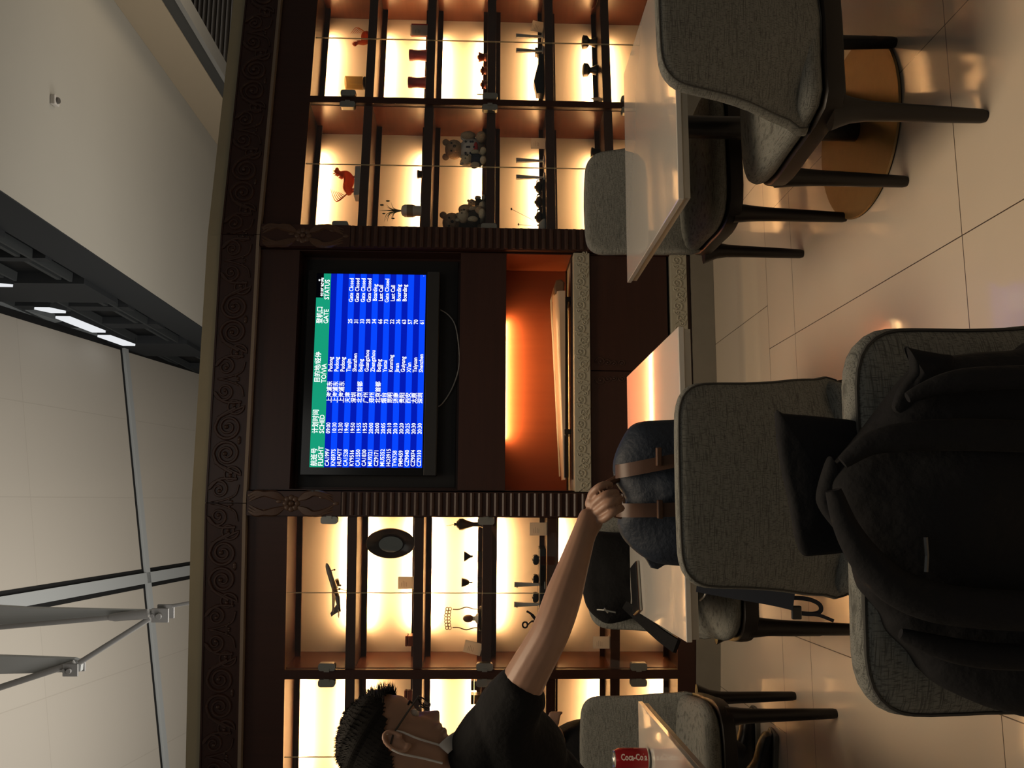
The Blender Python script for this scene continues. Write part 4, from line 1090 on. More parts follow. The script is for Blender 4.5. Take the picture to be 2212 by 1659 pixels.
t = thing('metal_sculpture', 'dark twisted metal sculpture beside the man\'s upper arm', 'sculpture', p, AL)
MB().box(-0.05, 0.04, -0.03, 0.02, 0, 0.03).build('base', DARKM, t, bevel=0.003)
m = MB(); m.tube(smooth_path([(-0.02, 0, 0.03), (-0.01, 0, 0.07), (-0.03, 0, 0.095)], 5), 0.006, 8)
m.tube([( -0.03 + 0.016 * math.cos(a), 0, 0.108 + 0.014 * math.sin(a)) for a in [2 * PI * i / 14 for i in range(15)]], 0.005, 8)
m.tube(smooth_path([(0.0, 0, 0.05), (0.03, 0, 0.075), (0.045, 0, 0.10)], 5), [0.009] * 5 + [0.006] * 6, 8); m.build('limbs', DARKM, t, smooth=True)

# ================================================================== FURNITURE
TH = 0.737                  # table height
TS = 0.43                   # half side
def table(cx, cy, ang, label):
    t = thing('pedestal_table', label, 'table', (cx, cy, 0), ang, 'square white cafe tables')
    MB().box(-TS, TS, -TS, TS, TH - 0.016, TH).build('tabletop', TOP, t, bevel=0.002)
    MB().box(-TS + 0.006, TS - 0.006, -TS + 0.006, TS - 0.006, TH - 0.036, TH - 0.0165).build('underlayer', TOPE, t, bevel=0.001)
    MB().lathe([(0.038, 0.014), (0.038, TH - 0.05)], 28).build('column', BLACK, t, smooth=True)
    MB().box(-0.16, 0.16, -0.16, 0.16, TH - 0.05, TH - 0.037).build('mounting_plate', BLACK, t)
    MB().lathe([(0.300, 0.003), (0.302, 0.006), (0.298, 0.011), (0.06, 0.0135)], 64).build('base_disc', BRONZE, t, smooth=True)
    MB().lathe([(0.297, 0.0), (0.301, 0.003)], 64).build('base_rim', BLACK, t)
    return t
T1 = (0.885, 2.86); T2 = (-0.325, 2.715); T3 = (-1.454, 2.417)
table(*T1, GA, 'square white pedestal table with an empty reflecting top and visible bronze disc base')
table(*T2, GA, 'square white pedestal table in the centre carrying a brown tablet case')
table(*T3, GA, 'square white pedestal table cut by the picture edge, carrying a red drink can')

def chair(name_label, loc, ang):
    t = thing('upholstered_chair', name_label, 'chair', (loc[0], loc[1], 0), ang, 'grey upholstered dining chairs')
    # frame: +y is the way the chair faces
    ol = smooth_loop([(-0.235, -0.235), (-0.262, 0.0), (-0.265, 0.17), (-0.20, 0.262), (0, 0.272), (0.20, 0.262), (0.265, 0.17), (0.262, 0.0), (0.235, -0.235), (0.12, -0.262), (0, -0.268), (-0.12, -0.262)], 3)
    Mh = Matrix.Rotation(R(90), 4, 'X')            # (x, y, z) -> lay the outline flat
    def flat(v): return Vector((v.x, v.z, v.y))
    m = MB(); m.pillow(ol, 0.052, 0.010, warp=lambda v: flat(v) + Vector((0, 0, 0.408)), inner=1, k=3); m.build('seat_rail', FRAME, t, smooth=True)
    ol2 = [(x * 0.985, y * 0.985) for x, y in ol]
    m = MB(); m.pillow(ol2, 0.060, 0.030, warp=lambda v: flat(v) + Vector((0, 0, 0.462)), inner=4, bulge=0.014, k=5); m.build('seat_cushion', FABRIC, t, smooth=True)
    # back: narrow at the top, spreading and wrapping forwards at the seat
    hw = [(0.440, 0.256), (0.50, 0.252), (0.56, 0.246), (0.62, 0.236), (0.70, 0.228), (0.78, 0.224), (0.82, 0.218), (0.848, 0.200), (0.864, 0.170), (0.870, 0.120)]
    outl = [(-w_, z) for z, w_ in hw] + [(0, 0.873)] + [(w_, z) for z, w_ in hw[::-1]] + [(0.15, 0.432), (0, 0.430), (-0.15, 0.432)]
    outl = smooth_loop(outl, 2)
    def wrp(v):
        f = max(0.0, (v.z - 0.44) / 0.43)
        y = -0.238 - 0.085 * f + v.y
        y += (0.55 + 1.1 * (1 - f) ** 2) * v.x * v.x
        return Vector((v.x, y, v.z))
    m = MB(); m.pillow(outl, 0.052, 0.022, warp=wrp, inner=7, bulge=0.006, k=4); bk = m.build('backrest', FABRIC, t, smooth=True)
    m = MB()
    cz = sum(p[1] for p in outl) / len(outl)
    pts = [wrp(Vector((x * 0.975, -0.0205, cz + (z - cz) * 0.975))) for x, z in outl]; m.tube(pts + [pts[0], pts[1]], 0.0022, 5, cap=False)
    m.build('piping', mat('dark_thread', (0.045, 0.044, 0.040), 0.9), bk, smooth=True)
    for sx in (-1, 1):
        for sy in (-1, 1):
            bx, by = sx * 0.232, sy * 0.205
            tx_, ty = sx * 0.222, sy * 0.205
            m = MB()
            zs = [(0.405, 0.058 if sy < 0 else 0.036), (0.380, 0.046 if sy < 0 else 0.033), (0.350, 0.033 if sy < 0 else 0.029), (0.310, 0.026), (0.25, 0.0235), (0.12, 0.021), (0.012, 0.018), (0.0, 0.015)]
            vs = []; fs = []; K = 14
            for z, r_ in zs:
                f = 1 - z / 0.405; x = tx_ + (bx - tx_) * f; y = ty + (by - ty) * f
                for k in range(K):
                    a = 2 * PI * k / K; vs.append((x + r_ * math.cos(a) * (1.0 if z < .3 else 1.0), y + min(r_, 0.030) * math.sin(a), z))
            n = len(zs)
            for i in range(n - 1):
                for k in range(K): fs.append((i * K + k, i * K + (k + 1) % K, (i + 1) * K + (k + 1) % K, (i + 1) * K + k))
            fs.append(tuple(range(K))); fs.append(tuple((n - 1) * K + k for k in range(K)))
            m.add(vs, fs); m.build('leg', FRAME, t, smooth=True)
    return t
def place(rear_left, front_left, hint_ang=None):
    pass
FACE_AWAY = R(9)             # chairs turned their back to the viewer: facing +d1
# A: front chair at right.  rear-left leg (0.70,2.12), front-left (0.607,2.547), front-right (1.10,2.62)
aA = R(10); 
def from_left_legs(rl, ang):           # chair facing away; rl = rear-left leg foot
    c = Vector((rl[0], rl[1], 0)) - Matrix.Rotation(ang, 3, 'Z') @ Vector((-0.232, -0.205, 0)); return (c.x, c.y)
chA = chair('grey upholstered chair with its back to the viewer at the bronze-based table', from_left_legs((0.70, 2.125), aA), aA)
# B: far side of the right table, facing the viewer; its viewer-left legs are at front (0.606,2.95) and rear (0.536,3.377)
aB = R(9.5) + PI
def from_fl_facing(fl, ang):           # facing viewer: picture-left front leg is the chair's own right-front (+x)
    c = Vector((fl[0], fl[1], 0)) - Matrix.Rotation(ang, 3, 'Z') @ Vector((0.232, 0.205, 0)); return (c.x, c.y)
pB = from_fl_facing((0.605, 2.96), aB)
dup(chA, 'grey upholstered chair facing the viewer behind the bronze-based white table', (pB[0], pB[1], 0), aB)
# C: near side of the centre table with the backpack
aC = R(8)
dup(chA, 'grey upholstered chair with its back to the viewer, holding the navy backpack', (-0.252, 2.10, 0), aC)
# D: closest chair, black coat over it
aD = R(6)
dup(chA, 'closest grey upholstered chair, covered by a black coat', (-0.180, 1.245, 0), aD)
# E: far side of centre table
aE = R(17) + PI
pE = from_fl_facing((-0.800, 2.74), aE)
dup(chA, 'grey upholstered chair behind the centre table with a black jacket over it', (pE[0], pE[1], 0), aE)
# F: far left table
aF = R(12) + PI
cF = Vector((-1.177, 3.0, 0)) - Matrix.Rotation(aF, 3, 'Z') @ Vector((-0.232, 0.205, 0))
dup(chA, 'grey upholstered chair behind the drink can table, in front of a seated person', (cF.x, cF.y, 0), aF)

# ---- things on and by the tables
# red drink can
pc = P(22, 1404, 2.52)
cx_, cy_ = PZ(20, 1404, TH).x, PZ(20, 1404, TH).y
t = thing('drink_can', 'red drink can with white script on the white table at the picture edge', 'drink can', (cx_, cy_, TH + 0.0005), 0)
CANR = mat('can_red', (0.30, 0.010, 0.014), 0.28, 0.4); ALU = mat('aluminium', (0.6, 0.6, 0.58), 0.25, 0.9)
MB().lathe([(0.0320, 0.010), (0.0330, 0.013), (0.0330, 0.100), (0.0270, 0.113)], 40).build('body', CANR, t, smooth=True)
MB().lathe([(0.0265, 0.113), (0.0272, 0.1165), (0.0262, 0.118), (0.0245, 0.1145), (0.001, 0.1140)], 32).build('lid', ALU, t, smooth=True)
MB().lathe([(0.024, 0.0), (0.0255, 0.002), (0.0318, 0.0098)], 32).build('bottom', ALU, t, smooth=True)
vs, fs = text_mesh('Coca-Cola', 0.027, 0.0008)
wm = max(v.x for v in vs); m = MB()
# the script runs down the side of the can
a0 = math.atan2(-cy_, -cx_) + R(10)
vv = []
for v in vs:
    z = 0.098 - v.x * 0.084 / wm; an = a0 + (v.y - 0.010) / 0.0334 - (v.x / wm) * 0.0
    sh = 0.25 * 0
    vv.append(Vector((0.0333 * math.cos(an), 0.0333 * math.sin(an), z)))
m.add(vv, fs); m.build('script_lettering', mat('can_white', (0.62, 0.55, 0.52), 0.35), t)
# brown tablet case on the centre table
pt_ = PZ(1659 - 1268, 1376, TH)
t = thing('tablet_case', 'brown leather tablet case lying at the far edge of the centre table', 'tablet case', (pt_.x, pt_.y - 0.02, TH + 0.0005), R(24))
MB().box(-0.085, 0.085, -0.06, 0.06, 0.0, 0.010).build('cover', mat('brown_leather', (0.075, 0.032, 0.016), 0.45), t, bevel=0.003)
MB().box(-0.083, 0.083, -0.058, 0.058, 0.0105, 0.0135).build('tablet', BLACKPL, t, bevel=0.002)
MB().box(-0.084, 0.084, -0.0612, -0.0602, 0.002, 0.008).build('metal_edge', STEEL, t)
# charging cable below the centre table edge
m = MB(); m.tube(smooth_path([PZ(1659 - 1262, 1500, TH - 0.045) + Vector((0.0, 0.03, 0)), P(1659 - 1268, 1522, 2.22), P(1659 - 1285, 1523, 2.24), P(1659 - 1297, 1512, 2.28)], 6), 0.0025, 6)
tag(m.build('charging_cable', mat('white_cable', (0.45, 0.43, 0.40), 0.4), smooth=True), 'short white charging cable hanging under the centre table edge', 'cable')

# ---- navy backpack standing on chair C
NAVY = mat('navy_canvas', (0.0045, 0.0110, 0.0235), 0.65, bump=0.25, nscale=90)
LEATH = mat('tan_leather', (0.075, 0.033, 0.016), 0.5, noise=0.2, nscale=30)
bp_t = thing('backpack', 'navy canvas backpack with two tan leather straps standing on the chair seat', 'backpack', (-0.255, 2.125, 0.492), R(6))
oc = bp_t.location
def Lb(u, v, Y=2.08):
    p = P(u, v, Y) - Vector(oc); q = Matrix.Rotation(-R(6), 3, 'Z') @ p; return q.x, q.z
pts = [Lb(755, 1455), Lb(752, 1400), Lb(742, 1372), Lb(715, 1352), Lb(680, 1336), Lb(645, 1331), Lb(612, 1338), Lb(590, 1352), Lb(572, 1356), Lb(548, 1344), Lb(522, 1340), Lb(495, 1350), Lb(470, 1372), Lb(450, 1400), Lb(437, 1440)]
x0 = Lb(437, 1440)[0]; x1 = Lb(755, 1440)[0]
outl = smooth_loop([(x1 + 0.005, 0.20), *pts[0:], (x0 - 0.005, 0.20), (x0 + 0.01, 0.03), (x0 + 0.05, 0.004), (x1 - 0.05, 0.004), (x1 - 0.01, 0.03)], 3)
def bw(v):
    f = max(0, (0.46 - v.z) / 0.46)
    return Vector((v.x, v.y * (0.75 + 0.5 * f) + 0.006 * math.sin(v.x * 40 + v.z * 15) - 0.02 * math.exp(-((v.x + 0.02) / 0.05) ** 2) * (1 if v.y > 0 else 0), v.z))
m = MB(); m.pillow(outl, 0.17, 0.070, warp=bw, inner=6, bulge=0.015, k=6); m.build('pack_body', NAVY, bp_t, smooth=True)
def strapband(u, yoff, u2=None):
    """band over the front, following the pack from the top downwards"""
    m = MB(); vs = []; fs = []
    prof = [(1342, -0.02), (1336, -0.055), (1345, -0.082), (1362, -0.098), (1390, -0.108), (1430, -0.114), (1500, -0.120), (1560, -0.122)]
    k = 0
    for v, yy in prof:
        uu = u + ((u2 or u) - u) * (v - 1336) / 160.0
        for du in (-15, 15):
            x, z = Lb(uu + du, v, 2.03)
            vs.append((x, yy, z)); 
            vs.append((x, yy + 0.004, z))
    n = len(prof)
    for i in range(n - 1):
        b = i * 4
        fs += [(b, b + 2, b + 6, b + 4), (b + 1, b + 5, b + 7, b + 3), (b, b + 4, b + 5, b + 1), (b + 2, b + 3, b + 7, b + 6)]
    m.add(vs, fs); s = m.build('leather_strap', LEATH, bp_t, smooth=True)
    x, z = Lb(u2 or u, 1420, 2.03)
    m = MB(); m.box(x - 0.022, x + 0.022, -0.127, -0.110, z - 0.006, z + 0.006); m.build('keeper_loop', LEATH, s, bevel=0.002)
strapband(640, 0, 672); strapband(556, 0, 560)
m = MB(); hx, hz = Lb(590, 1345)
m.tube(smooth_path([(hx - 0.055, -0.02, hz - 0.015), (hx - 0.035, -0.03, hz + 0.045), (hx + 0.01, -0.03, hz + 0.055), (hx + 0.045, -0.02, hz + 0.0)], 6), 0.010, 8); m.build('grab_handle', LEATH, bp_t, smooth=True)
m = MB()
fx, fz = Lb(432, 1412)
m.pillow([Lb(470, 1372), Lb(455, 1395), Lb(430, 1410), Lb(427, 1425), Lb(436, 1440), Lb(438, 1478), Lb(500, 1480), Lb(500, 1400)], 0.02, 0.006, inner=2, k=2); m.build('side_flap', NAVY, bp_t, smooth=True)
# shoulder strap hanging beside the chair
def Wb(u, v, Y):
    p = P(u, v, Y) - Vector(oc); return Matrix.Rotation(-R(6), 3, 'Z') @ p
def ribbon(pts, wdt, th, name, mm, parent, wd=Vector((1, 0, 0))):
    pts = smooth_path(pts, 6); m = MB(); n = len(pts); vs = []; fs = []
    for i, p in enumerate(pts):
        t_ = (pts[min(i + 1, n - 1)] - pts[max(i - 1, 0)]).normalized()
        s_ = t_.cross(Vector((0, 1, 0))).normalized(); nn = t_.cross(s_).normalized()
        w_ = wdt if not isinstance(wdt, list) else wdt[0] + (wdt[1] - wdt[0]) * i / (n - 1)
        vs += [p - s_ * w_ / 2, p + s_ * w_ / 2, p + s_ * w_ / 2 + nn * th, p - s_ * w_ / 2 + nn * th]
    for i in range(n - 1):
        b = i * 4
        for k in range(4): fs.append((b + k, b + (k + 1) % 4, b + 4 + (k + 1) % 4, b + 4 + k))
    fs.append((0, 1, 2, 3)); fs.append((4 * n - 1, 4 * n - 2, 4 * n - 3, 4 * n - 4))
    m.add(vs, fs); return m.build(name, mm, parent, smooth=True)
NAVB = mat('navy_webbing', (0.008, 0.012, 0.022), 0.7)
ribbon([Wb(395, 1505, 2.05), Wb(385, 1570, 2.03), Wb(372, 1660, 2.0), Wb(362, 1715, 1.98)], [0.030, 0.046], 0.010, 'shoulder_strap', NAVB, bp_t)
ribbon([Wb(368, 1690, 2.0), Wb(366, 1740, 1.99), Wb(355, 1768, 1.99), Wb(340, 1772, 1.99), Wb(333, 1755, 1.99), Wb(336, 1715, 1.99)], 0.010, 0.003, 'webbing_loop', NAVB, bp_t)
ribbon([Wb(334, 1722, 1.985), Wb(331, 1765, 1.985), Wb(318, 1800, 1.985)], 0.008, 0.003, 'webbing_tail', NAVB, bp_t)
m = MB(); c = Wb(336, 1720, 1.985); m.box(c.x - 0.016, c.x + 0.016, c.y - 0.006, c.y + 0.004, c.z - 0.012, c.z + 0.012); m.build('buckle', BLACKPL, bp_t, bevel=0.003)

# ---- black jacket over chair E
jk = thing('jacket', 'black zipped jacket slung over the chair behind the centre table', 'jacket', (0, 0, 0))
YJ = 3.20
def Jp(u, v, Y=YJ): p = P(u, v, Y); return (p.x, p.z)
out = [Jp(505, 1332), Jp(508, 1290), Jp(500, 1268), Jp(470, 1258), Jp(430, 1254), Jp(385, 1256), Jp(352, 1266), Jp(334, 1285), Jp(326, 1305), Jp(330, 1335), Jp(336, 1362), Jp(345, 1420), Jp(365, 1450), Jp(470, 1450), Jp(502, 1400)]
def jw(v): return Vector((v.x, v.y + YJ - 0.02 + 0.22 * (v.x + 0.72) + 0.010 * math.sin(v.x * 50) * (v.z > 0.7), v.z))
m = MB(); m.pillow(smooth_loop(out, 4), 0.15, 0.050, warp=jw, inner=6, bulge=0.02, k=5); m.build('jacket_body', BLACKCLOTH, jk, smooth=True)
rb = ribbon([P(350, 1355, 3.05), P(318, 1392, 2.95), P(288, 1428, 2.86), P(262, 1466, 2.78)], [0.030, 0.046], 0.016, 'sleeve', BLACKCLOTH, jk)
m = MB(); m.tube([P(342, 1290, 3.02), P(341, 1305, 3.0), P(336, 1330, 2.99)], 0.003, 6); m.tube([P(345, 1305, 3.0), P(335, 1313, 3.0)], 0.003, 6); m.build('zip_pull', STEEL, jk)

# ---- black coat over the closest chair (D)
ct = thing('coat', 'large black coat with turned-up collar draped over the closest chair', 'coat', (0, 0, 0))
YC = 0.885
COATM = mat('coat_wool', (0.0115, 0.0115, 0.0125), 0.88, bump=0.35, nscale=45, spec=0.2)
def drape(pts, Y, th, rr, name, fold=0.010, fx=26, fy=9, tilt=0.0, inner=9, parent=ct):
    ol = smooth_loop([(P(u, v, Y).x, P(u, v, Y).z) for u, v in pts], 4)
    cxx = sum(p[0] for p in ol) / len(ol); czz = sum(p[1] for p in ol) / len(ol)
    def wf(v):
        d = fold * math.sin(v.x * fx + v.z * fy + 1.3 * math.sin(v.z * 9)) + fold * 0.6 * math.sin(v.x * fx * 0.37 - v.z * fy * 2.1)
        return Vector((v.x, Y + v.y + d + tilt * (v.z - czz), v.z))
    m = MB(); m.pillow(ol, th, rr, warp=wf, inner=inner, bulge=th * 0.25, k=5); return m.build(name, COATM, parent, smooth=True)
drape([(930, 2260), (905, 2212), (898, 2120), (880, 2010), (840, 1960), (790, 1920), (740, 1882), (700, 1850), (640, 1800), (600, 1790), (520, 1815), (440, 1845), (380, 1868), (330, 1908), (290, 1925), (240, 1975), (190, 2010), (155, 2080), (135, 2150), (120, 2230), (110, 2400), (150, 2700), (900, 2700), (940, 2400)], YC, 0.075, 0.030, 'coat_body', 0.010, 24, 8)
# raised collar flap that stands above the chair back
drape([(766, 1692), (772, 1676), (740, 1676), (700, 1677), (640, 1685), (590, 1697), (540, 1709), (490, 1722), (458, 1738), (456, 1765), (462, 1830), (470, 1870), (560, 1900), (700, 1900), (745, 1860), (756, 1800), (762, 1740)], YC + 0.045, 0.020, 0.008, 'collar', 0.006, 30, 14, -0.12, 5)
drape([(660, 1800), (672, 1782), (600, 1765), (560, 1772), (505, 1812), (458, 1845), (470, 1880), (560, 1900), (640, 1860)], YC + 0.005, 0.022, 0.009, 'collar_fold', 0.005, 40, 20, -0.1, 4)
# hanging tab above the right shoulder
drape([(858, 1968), (905, 1962), (909, 1957), (902, 1990), (895, 2030), (888, 2058), (845, 2052), (800, 2040), (760, 1980), (770, 1932), (805, 1936), (830, 1950)], YC - 0.02, 0.016, 0.006, 'hanging_tab', 0.002, 20, 10, 0, 3)
# long soft folds running down from the neck
def foldtube(pts, r0, name='fold_ridge'):
    pp = smooth_path([P(u, v, YC - 0.055 - 0.004 * i) for i, (u, v) in enumerate(pts)], 6); k = len(pp)
    m = MB(); m.tube(pp, [r0 * (0.35 + 0.65 * math.sin(PI * min(1, (i + 1) / (k * 0.6)) * 0.5)) for i in range(k)], 12)
    return m.build(name, COATM, ct, smooth=True)
foldtube([(600, 1800), (520, 1828), (450, 1872), (395, 1930), (360, 2010), (345, 2110), (338, 2250), (335, 2400)], 0.020)
foldtube([(660, 1820), (700, 1880), (715, 1960), (720, 2080), (715, 2260), (712, 2400)], 0.016)
foldtube([(290, 1945), (270, 2000), (250, 2080), (240, 2180), (236, 2400)], 0.013)
foldtube([(800, 1960), (830, 2040), (842, 2130), (846, 2300)], 0.012)
m = MB(); m.tube([P(1659 - 1160, 1999, YC - 0.075), P(1659 - 1200, 2002, YC - 0.075), P(1659 - 1235, 2000, YC - 0.075)], 0.0022, 6)
m.build('zip', mat('zip_dull', (0.07, 0.07, 0.07), 0.4, 0.5), ct)

# ================================================================== PEOPLE
def eval_mesh(ob):
    dg = bpy.context.evaluated_depsgraph_get(); dg.update()
    me = bpy.data.meshes.new_from_object(ob.evaluated_get(dg))
    return me
def skin(nodes, edges, root=0, sub=2):
    """nodes: [(pos, r) or (pos, rx, ry)] -> list of verts, faces"""
    me = bpy.data.meshes.new('sk'); me.from_pydata([tuple(n[0]) for n in nodes], edges, [])
    ob = bpy.data.objects.new('sk', me); C.objects.link(ob)
    md = ob.modifiers.new('s', 'SKIN'); md.use_smooth_shade = True
    sv = me.skin_vertices[0].data
    for i, n in enumerate(nodes):
        sv[i].radius = (n[1], n[2] if len(n) > 2 else n[1]); sv[i].use_root = (i == root)
    s = ob.modifiers.new('ss', 'SUBSURF'); s.levels = sub; s.render_levels = sub
    r = eval_mesh(ob)
    vs = [v.co.copy() for v in r.vertices]; fs = [tuple(p.vertices) for p in r.polygons]
    bpy.data.objects.remove(ob); bpy.data.meshes.remove(me); bpy.data.meshes.remove(r)
    return vs, fs
def fuse(mb, name, mm, parent, vox=0.006, smooth_it=2):
    """voxel-fuse overlapping shells into one continuous surface"""
    tmp = mb.build('tmp', mm)
    r = tmp.modifiers.new('r', 'REMESH'); r.mode = 'VOXEL'; r.voxel_size = vox; r.use_smooth_shade = True
    s = tmp.modifiers.new('s', 'SMOOTH'); s.iterations = smooth_it; s.factor = 0.5
    me = eval_mesh(tmp); me.name = name
    bpy.data.objects.remove(tmp)
    me.materials.clear()
    for x in (mm if isinstance(mm, (list, tuple)) else [mm]): me.materials.append(x)
    for p in me.polygons: p.use_smooth = True
    o = bpy.data.objects.new(name, me); C.objects.link(o)
    if parent: o.parent = parent
    return o
def lerp_tab(tab, z):
    if z <= tab[0][0]: return tab[0][1]
    for (a, va), (b, vb) in zip(tab, tab[1:]):
        if z <= b:
            f = (z - a) / (b - a); f = f * f * (3 - 2 * f) * 0.5 + f * 0.5
            return va + (vb - va) * f
    return tab[-1][1]
XF = [(-.118, .030), (-.112, .058), (-.102, .074), (-.090, .075), (-.083, .077), (-.076, .088), (-.069, .083), (-.061, .091), (-.053, .085), (-.035, .086), (0, .084), (.010, .087), (.024, .096), (.05, .097), (.08, .086), (.105, .060), (.122, .030), (.132, .0)]
XB = [(-.118, .0), (-.105, -.008), (-.09, -.022), (-.06, -.055), (-.02, -.088), (.02, -.102), (.06, -.101), (.09, -.085), (.112, -.055), (.126, -.022), (.132, 0)]
WD = [(-.118, .012), (-.110, .034), (-.10, .045), (-.08, .055), (-.05, .063), (-.02, .069), (.02, .074), (.06, .076), (.09, .066), (.112, .044), (.126, .020), (.132, 0.001)]
def head_mesh():
    vs = []; fs = []; NZ, NA = 64, 72
    for i in range(NZ + 1):
        z = -.118 + .25 * i / NZ
        xf, xb, w_ = lerp_tab(XF, z), lerp_tab(XB, z), lerp_tab(WD, z)
        cx = (xf + xb) / 2; hx = max((xf - xb) / 2, 0.001)
        for k in range(NA):
            a = 2 * PI * k / NA; c, s = math.cos(a), math.sin(a)
            e = 0.86
            x = cx + hx * math.copysign(abs(c) ** e, c); y = w_ * math.copysign(abs(s) ** e, s)
            if c > 0:
                # nose
                if -.062 < z < .012:
                    hgt = 0.030 * min(1, (0.012 - z) / 0.047) if z > -.035 else 0.030 * (0.5 - 0.5 * math.cos(PI * max(0, min(1, (z + .062) / .027))))
                    x += hgt * math.exp(-(y / (0.010 + 0.006 * min(1, max(0, -z / 0.04)))) ** 2)
                # eye sockets
                x -= 0.012 * math.exp(-((abs(y) - .032) / .015) ** 2 - ((z - .002) / .014) ** 2)
                # lips
                x -= 0.003 * math.exp(-((z + .069) / .003) ** 2) * math.exp(-(y / .02) ** 2)
            vs.append(Vector((x, y, z)))
    for i in range(NZ):
        for k in range(NA):
            fs.append((i * NA + k, i * NA + (k + 1) % NA, (i + 1) * NA + (k + 1) % NA, (i + 1) * NA + k))
    fs.append(tuple(range(NA))[::-1]); fs.append(tuple(NZ * NA + k for k in range(NA)))
    return vs, fs
def ear(m, sg, M):
    pts = []
    for i in range(15):
        a = R(-110) + R(300) * i / 14
        pts.append(M @ Vector((-0.012 - 0.016 * math.cos(a) * (1), sg * (0.074 + 0.008 + 0.004 * math.sin(a)), -0.008 + 0.030 * math.sin(a))))
    m.tube(pts, [0.005] * 15, 8)
    m.ball((0, 0, 0), 1.0, 12, 8, 0, (0.014, 0.006, 0.027), M @ Matrix.Translation((-0.010, sg * 0.076, -0.008)))
    m.ball((0, 0, 0), 1.0, 10, 6, 0, (0.008, 0.005, 0.009), M @ Matrix.Translation((-0.004, sg * 0.077, -0.035)))

man = thing('person', 'man in glasses and a black T-shirt leaning in and gripping the navy backpack', 'person', (0, 0, 0))
Mrot = Matrix.Rotation(R(40), 4, 'Z') @ Matrix.Rotation(R(30), 4, 'Y')
earp = P(58, 856, 1.87)
hc = earp - (Mrot.to_3x3() @ Vector((-0.010, -0.080, -0.008)))
MH = Matrix.Translation(hc) @ Mrot
def PX(u, v, Y): return P(u, v, Y)
body = MB()
vs, fs = head_mesh(); body.add(vs, fs, 0, MH)
ear(body, -1, MH); ear(body, 1, MH)
neck0 = MH @ Vector((-0.035, 0, -0.06))
# upper body in world space
sh_near = PX(122, 1092, 1.86); sh_far = sh_near + Vector((-0.17, 0.30, -0.03))
chest = (sh_near + sh_far) / 2 + Vector((-0.12, 0, -0.07))
nk = PX(25, 1010, 1.98)
hip = Vector((-1.47, 1.77, 0.93)); waist = (chest + hip) / 2 + Vector((0.02, 0, -0.03))
elbow = PX(296, 1192, 1.84); wrist = PX(508, 1262, 1.93)
vs, fs = skin([(nk + Vector((-0.02, 0, -0.03)), 0.060), ((nk + neck0) / 2, 0.052), (neck0 + Vector((0.01, 0, 0.0)), 0.055)], [(0, 1), (1, 2)])
body.add(vs, fs)
# near arm: continuous to the wrist and palm
ua = sh_near + Vector((0.0, 0.0, 0.0))
palm = PX(552, 1284, 1.965); kn = PX(590, 1290, 1.985)
nodes = [(chest, 0.12), (ua + Vector((-0.03, 0.03, 0)), 0.062), (ua.lerp(elbow, 0.45), 0.050), (elbow, 0.045), (elbow.lerp(wrist, 0.3), 0.046), (elbow.lerp(wrist, 0.7), 0.036), (wrist, 0.026, 0.030), (palm, 0.021, 0.036)]
vs, fs = skin(nodes, [(i, i + 1) for i in range(len(nodes) - 1)]); body.add(vs, fs)
# far arm and the rest of the figure
ef = sh_far + Vector((-0.22, 0.04, -0.20)); wf = ef + Vector((0.06, 0.02, -0.24))
nodes = [(chest, 0.12), (sh_far, 0.058), (ef, 0.040), (wf, 0.027), (wf + Vector((0.02, 0, -0.07)), 0.022, 0.036)]
vs, fs = skin(nodes, [(i, i + 1) for i in range(4)]); body.add(vs, fs)
nodes = [(hip, 0.13), (waist, 0.125), (chest, 0.135)]
vs, fs = skin(nodes, [(0, 1), (1, 2)]); body.add(vs, fs)
# thumb and fingers closed on the bag handle (explicit knuckle bends)
def finger(m, pts, r0):
    pts = [Vector(p) for p in pts]
    pp = smooth_path(pts, 3); k = len(pp)
    vs, fs = skin([(p, r0 * (1 - 0.18 * i / (k - 1))) for i, p in enumerate(pp)], [(i, i + 1) for i in range(k - 1)], sub=1)
    m.add(vs, fs)
base = [(602, 1282, 1.955), (599, 1290, 1.975), (593, 1296, 1.995), (586, 1300, 2.015)]
lens = [1.0, 1.08, 1.0, 0.82]
tips = []
# four fingers, seen as diagonal rolls running down-right from the knuckles, then curling under the handle
FG = [
 [(536, 1301, 1.93), (549, 1320, 1.912), (558, 1336, 1.922), (562, 1344, 1.945)],
 [(554, 1292, 1.94), (570, 1313, 1.918), (579, 1331, 1.926), (582, 1342, 1.95)],
 [(570, 1284, 1.95), (587, 1303, 1.93), (594, 1320, 1.935), (594, 1334, 1.955)],
 [(587, 1276, 1.965), (604, 1290, 1.945), (612, 1306, 1.948), (611, 1321, 1.97)],
]
for g, r_ in zip(FG, (0.0110, 0.0120, 0.0122, 0.0115)): finger(body, [palm.lerp(P(*g[0]), 0.45)] + [P(*q) for q in g], r_)
finger(body, [palm + Vector((0, 0.01, 0)), PX(575, 1290, 2.0), PX(592, 1312, 2.01), PX(590, 1332, 2.0)], 0.0115)
vs, fs = skin([(palm, 0.021, 0.030), (PX(578, 1288, 1.965), 0.017, 0.028), (PX(590, 1290, 1.972), 0.012, 0.022)], [(0, 1), (1, 2)]); body.add(vs, fs)
# legs under the table edge (outside the picture)
LEGP = mat('dark_trousers', (0.02, 0.02, 0.022), 0.8)
fuse(body, 'body', SKIN, man, 0.0032, 1)
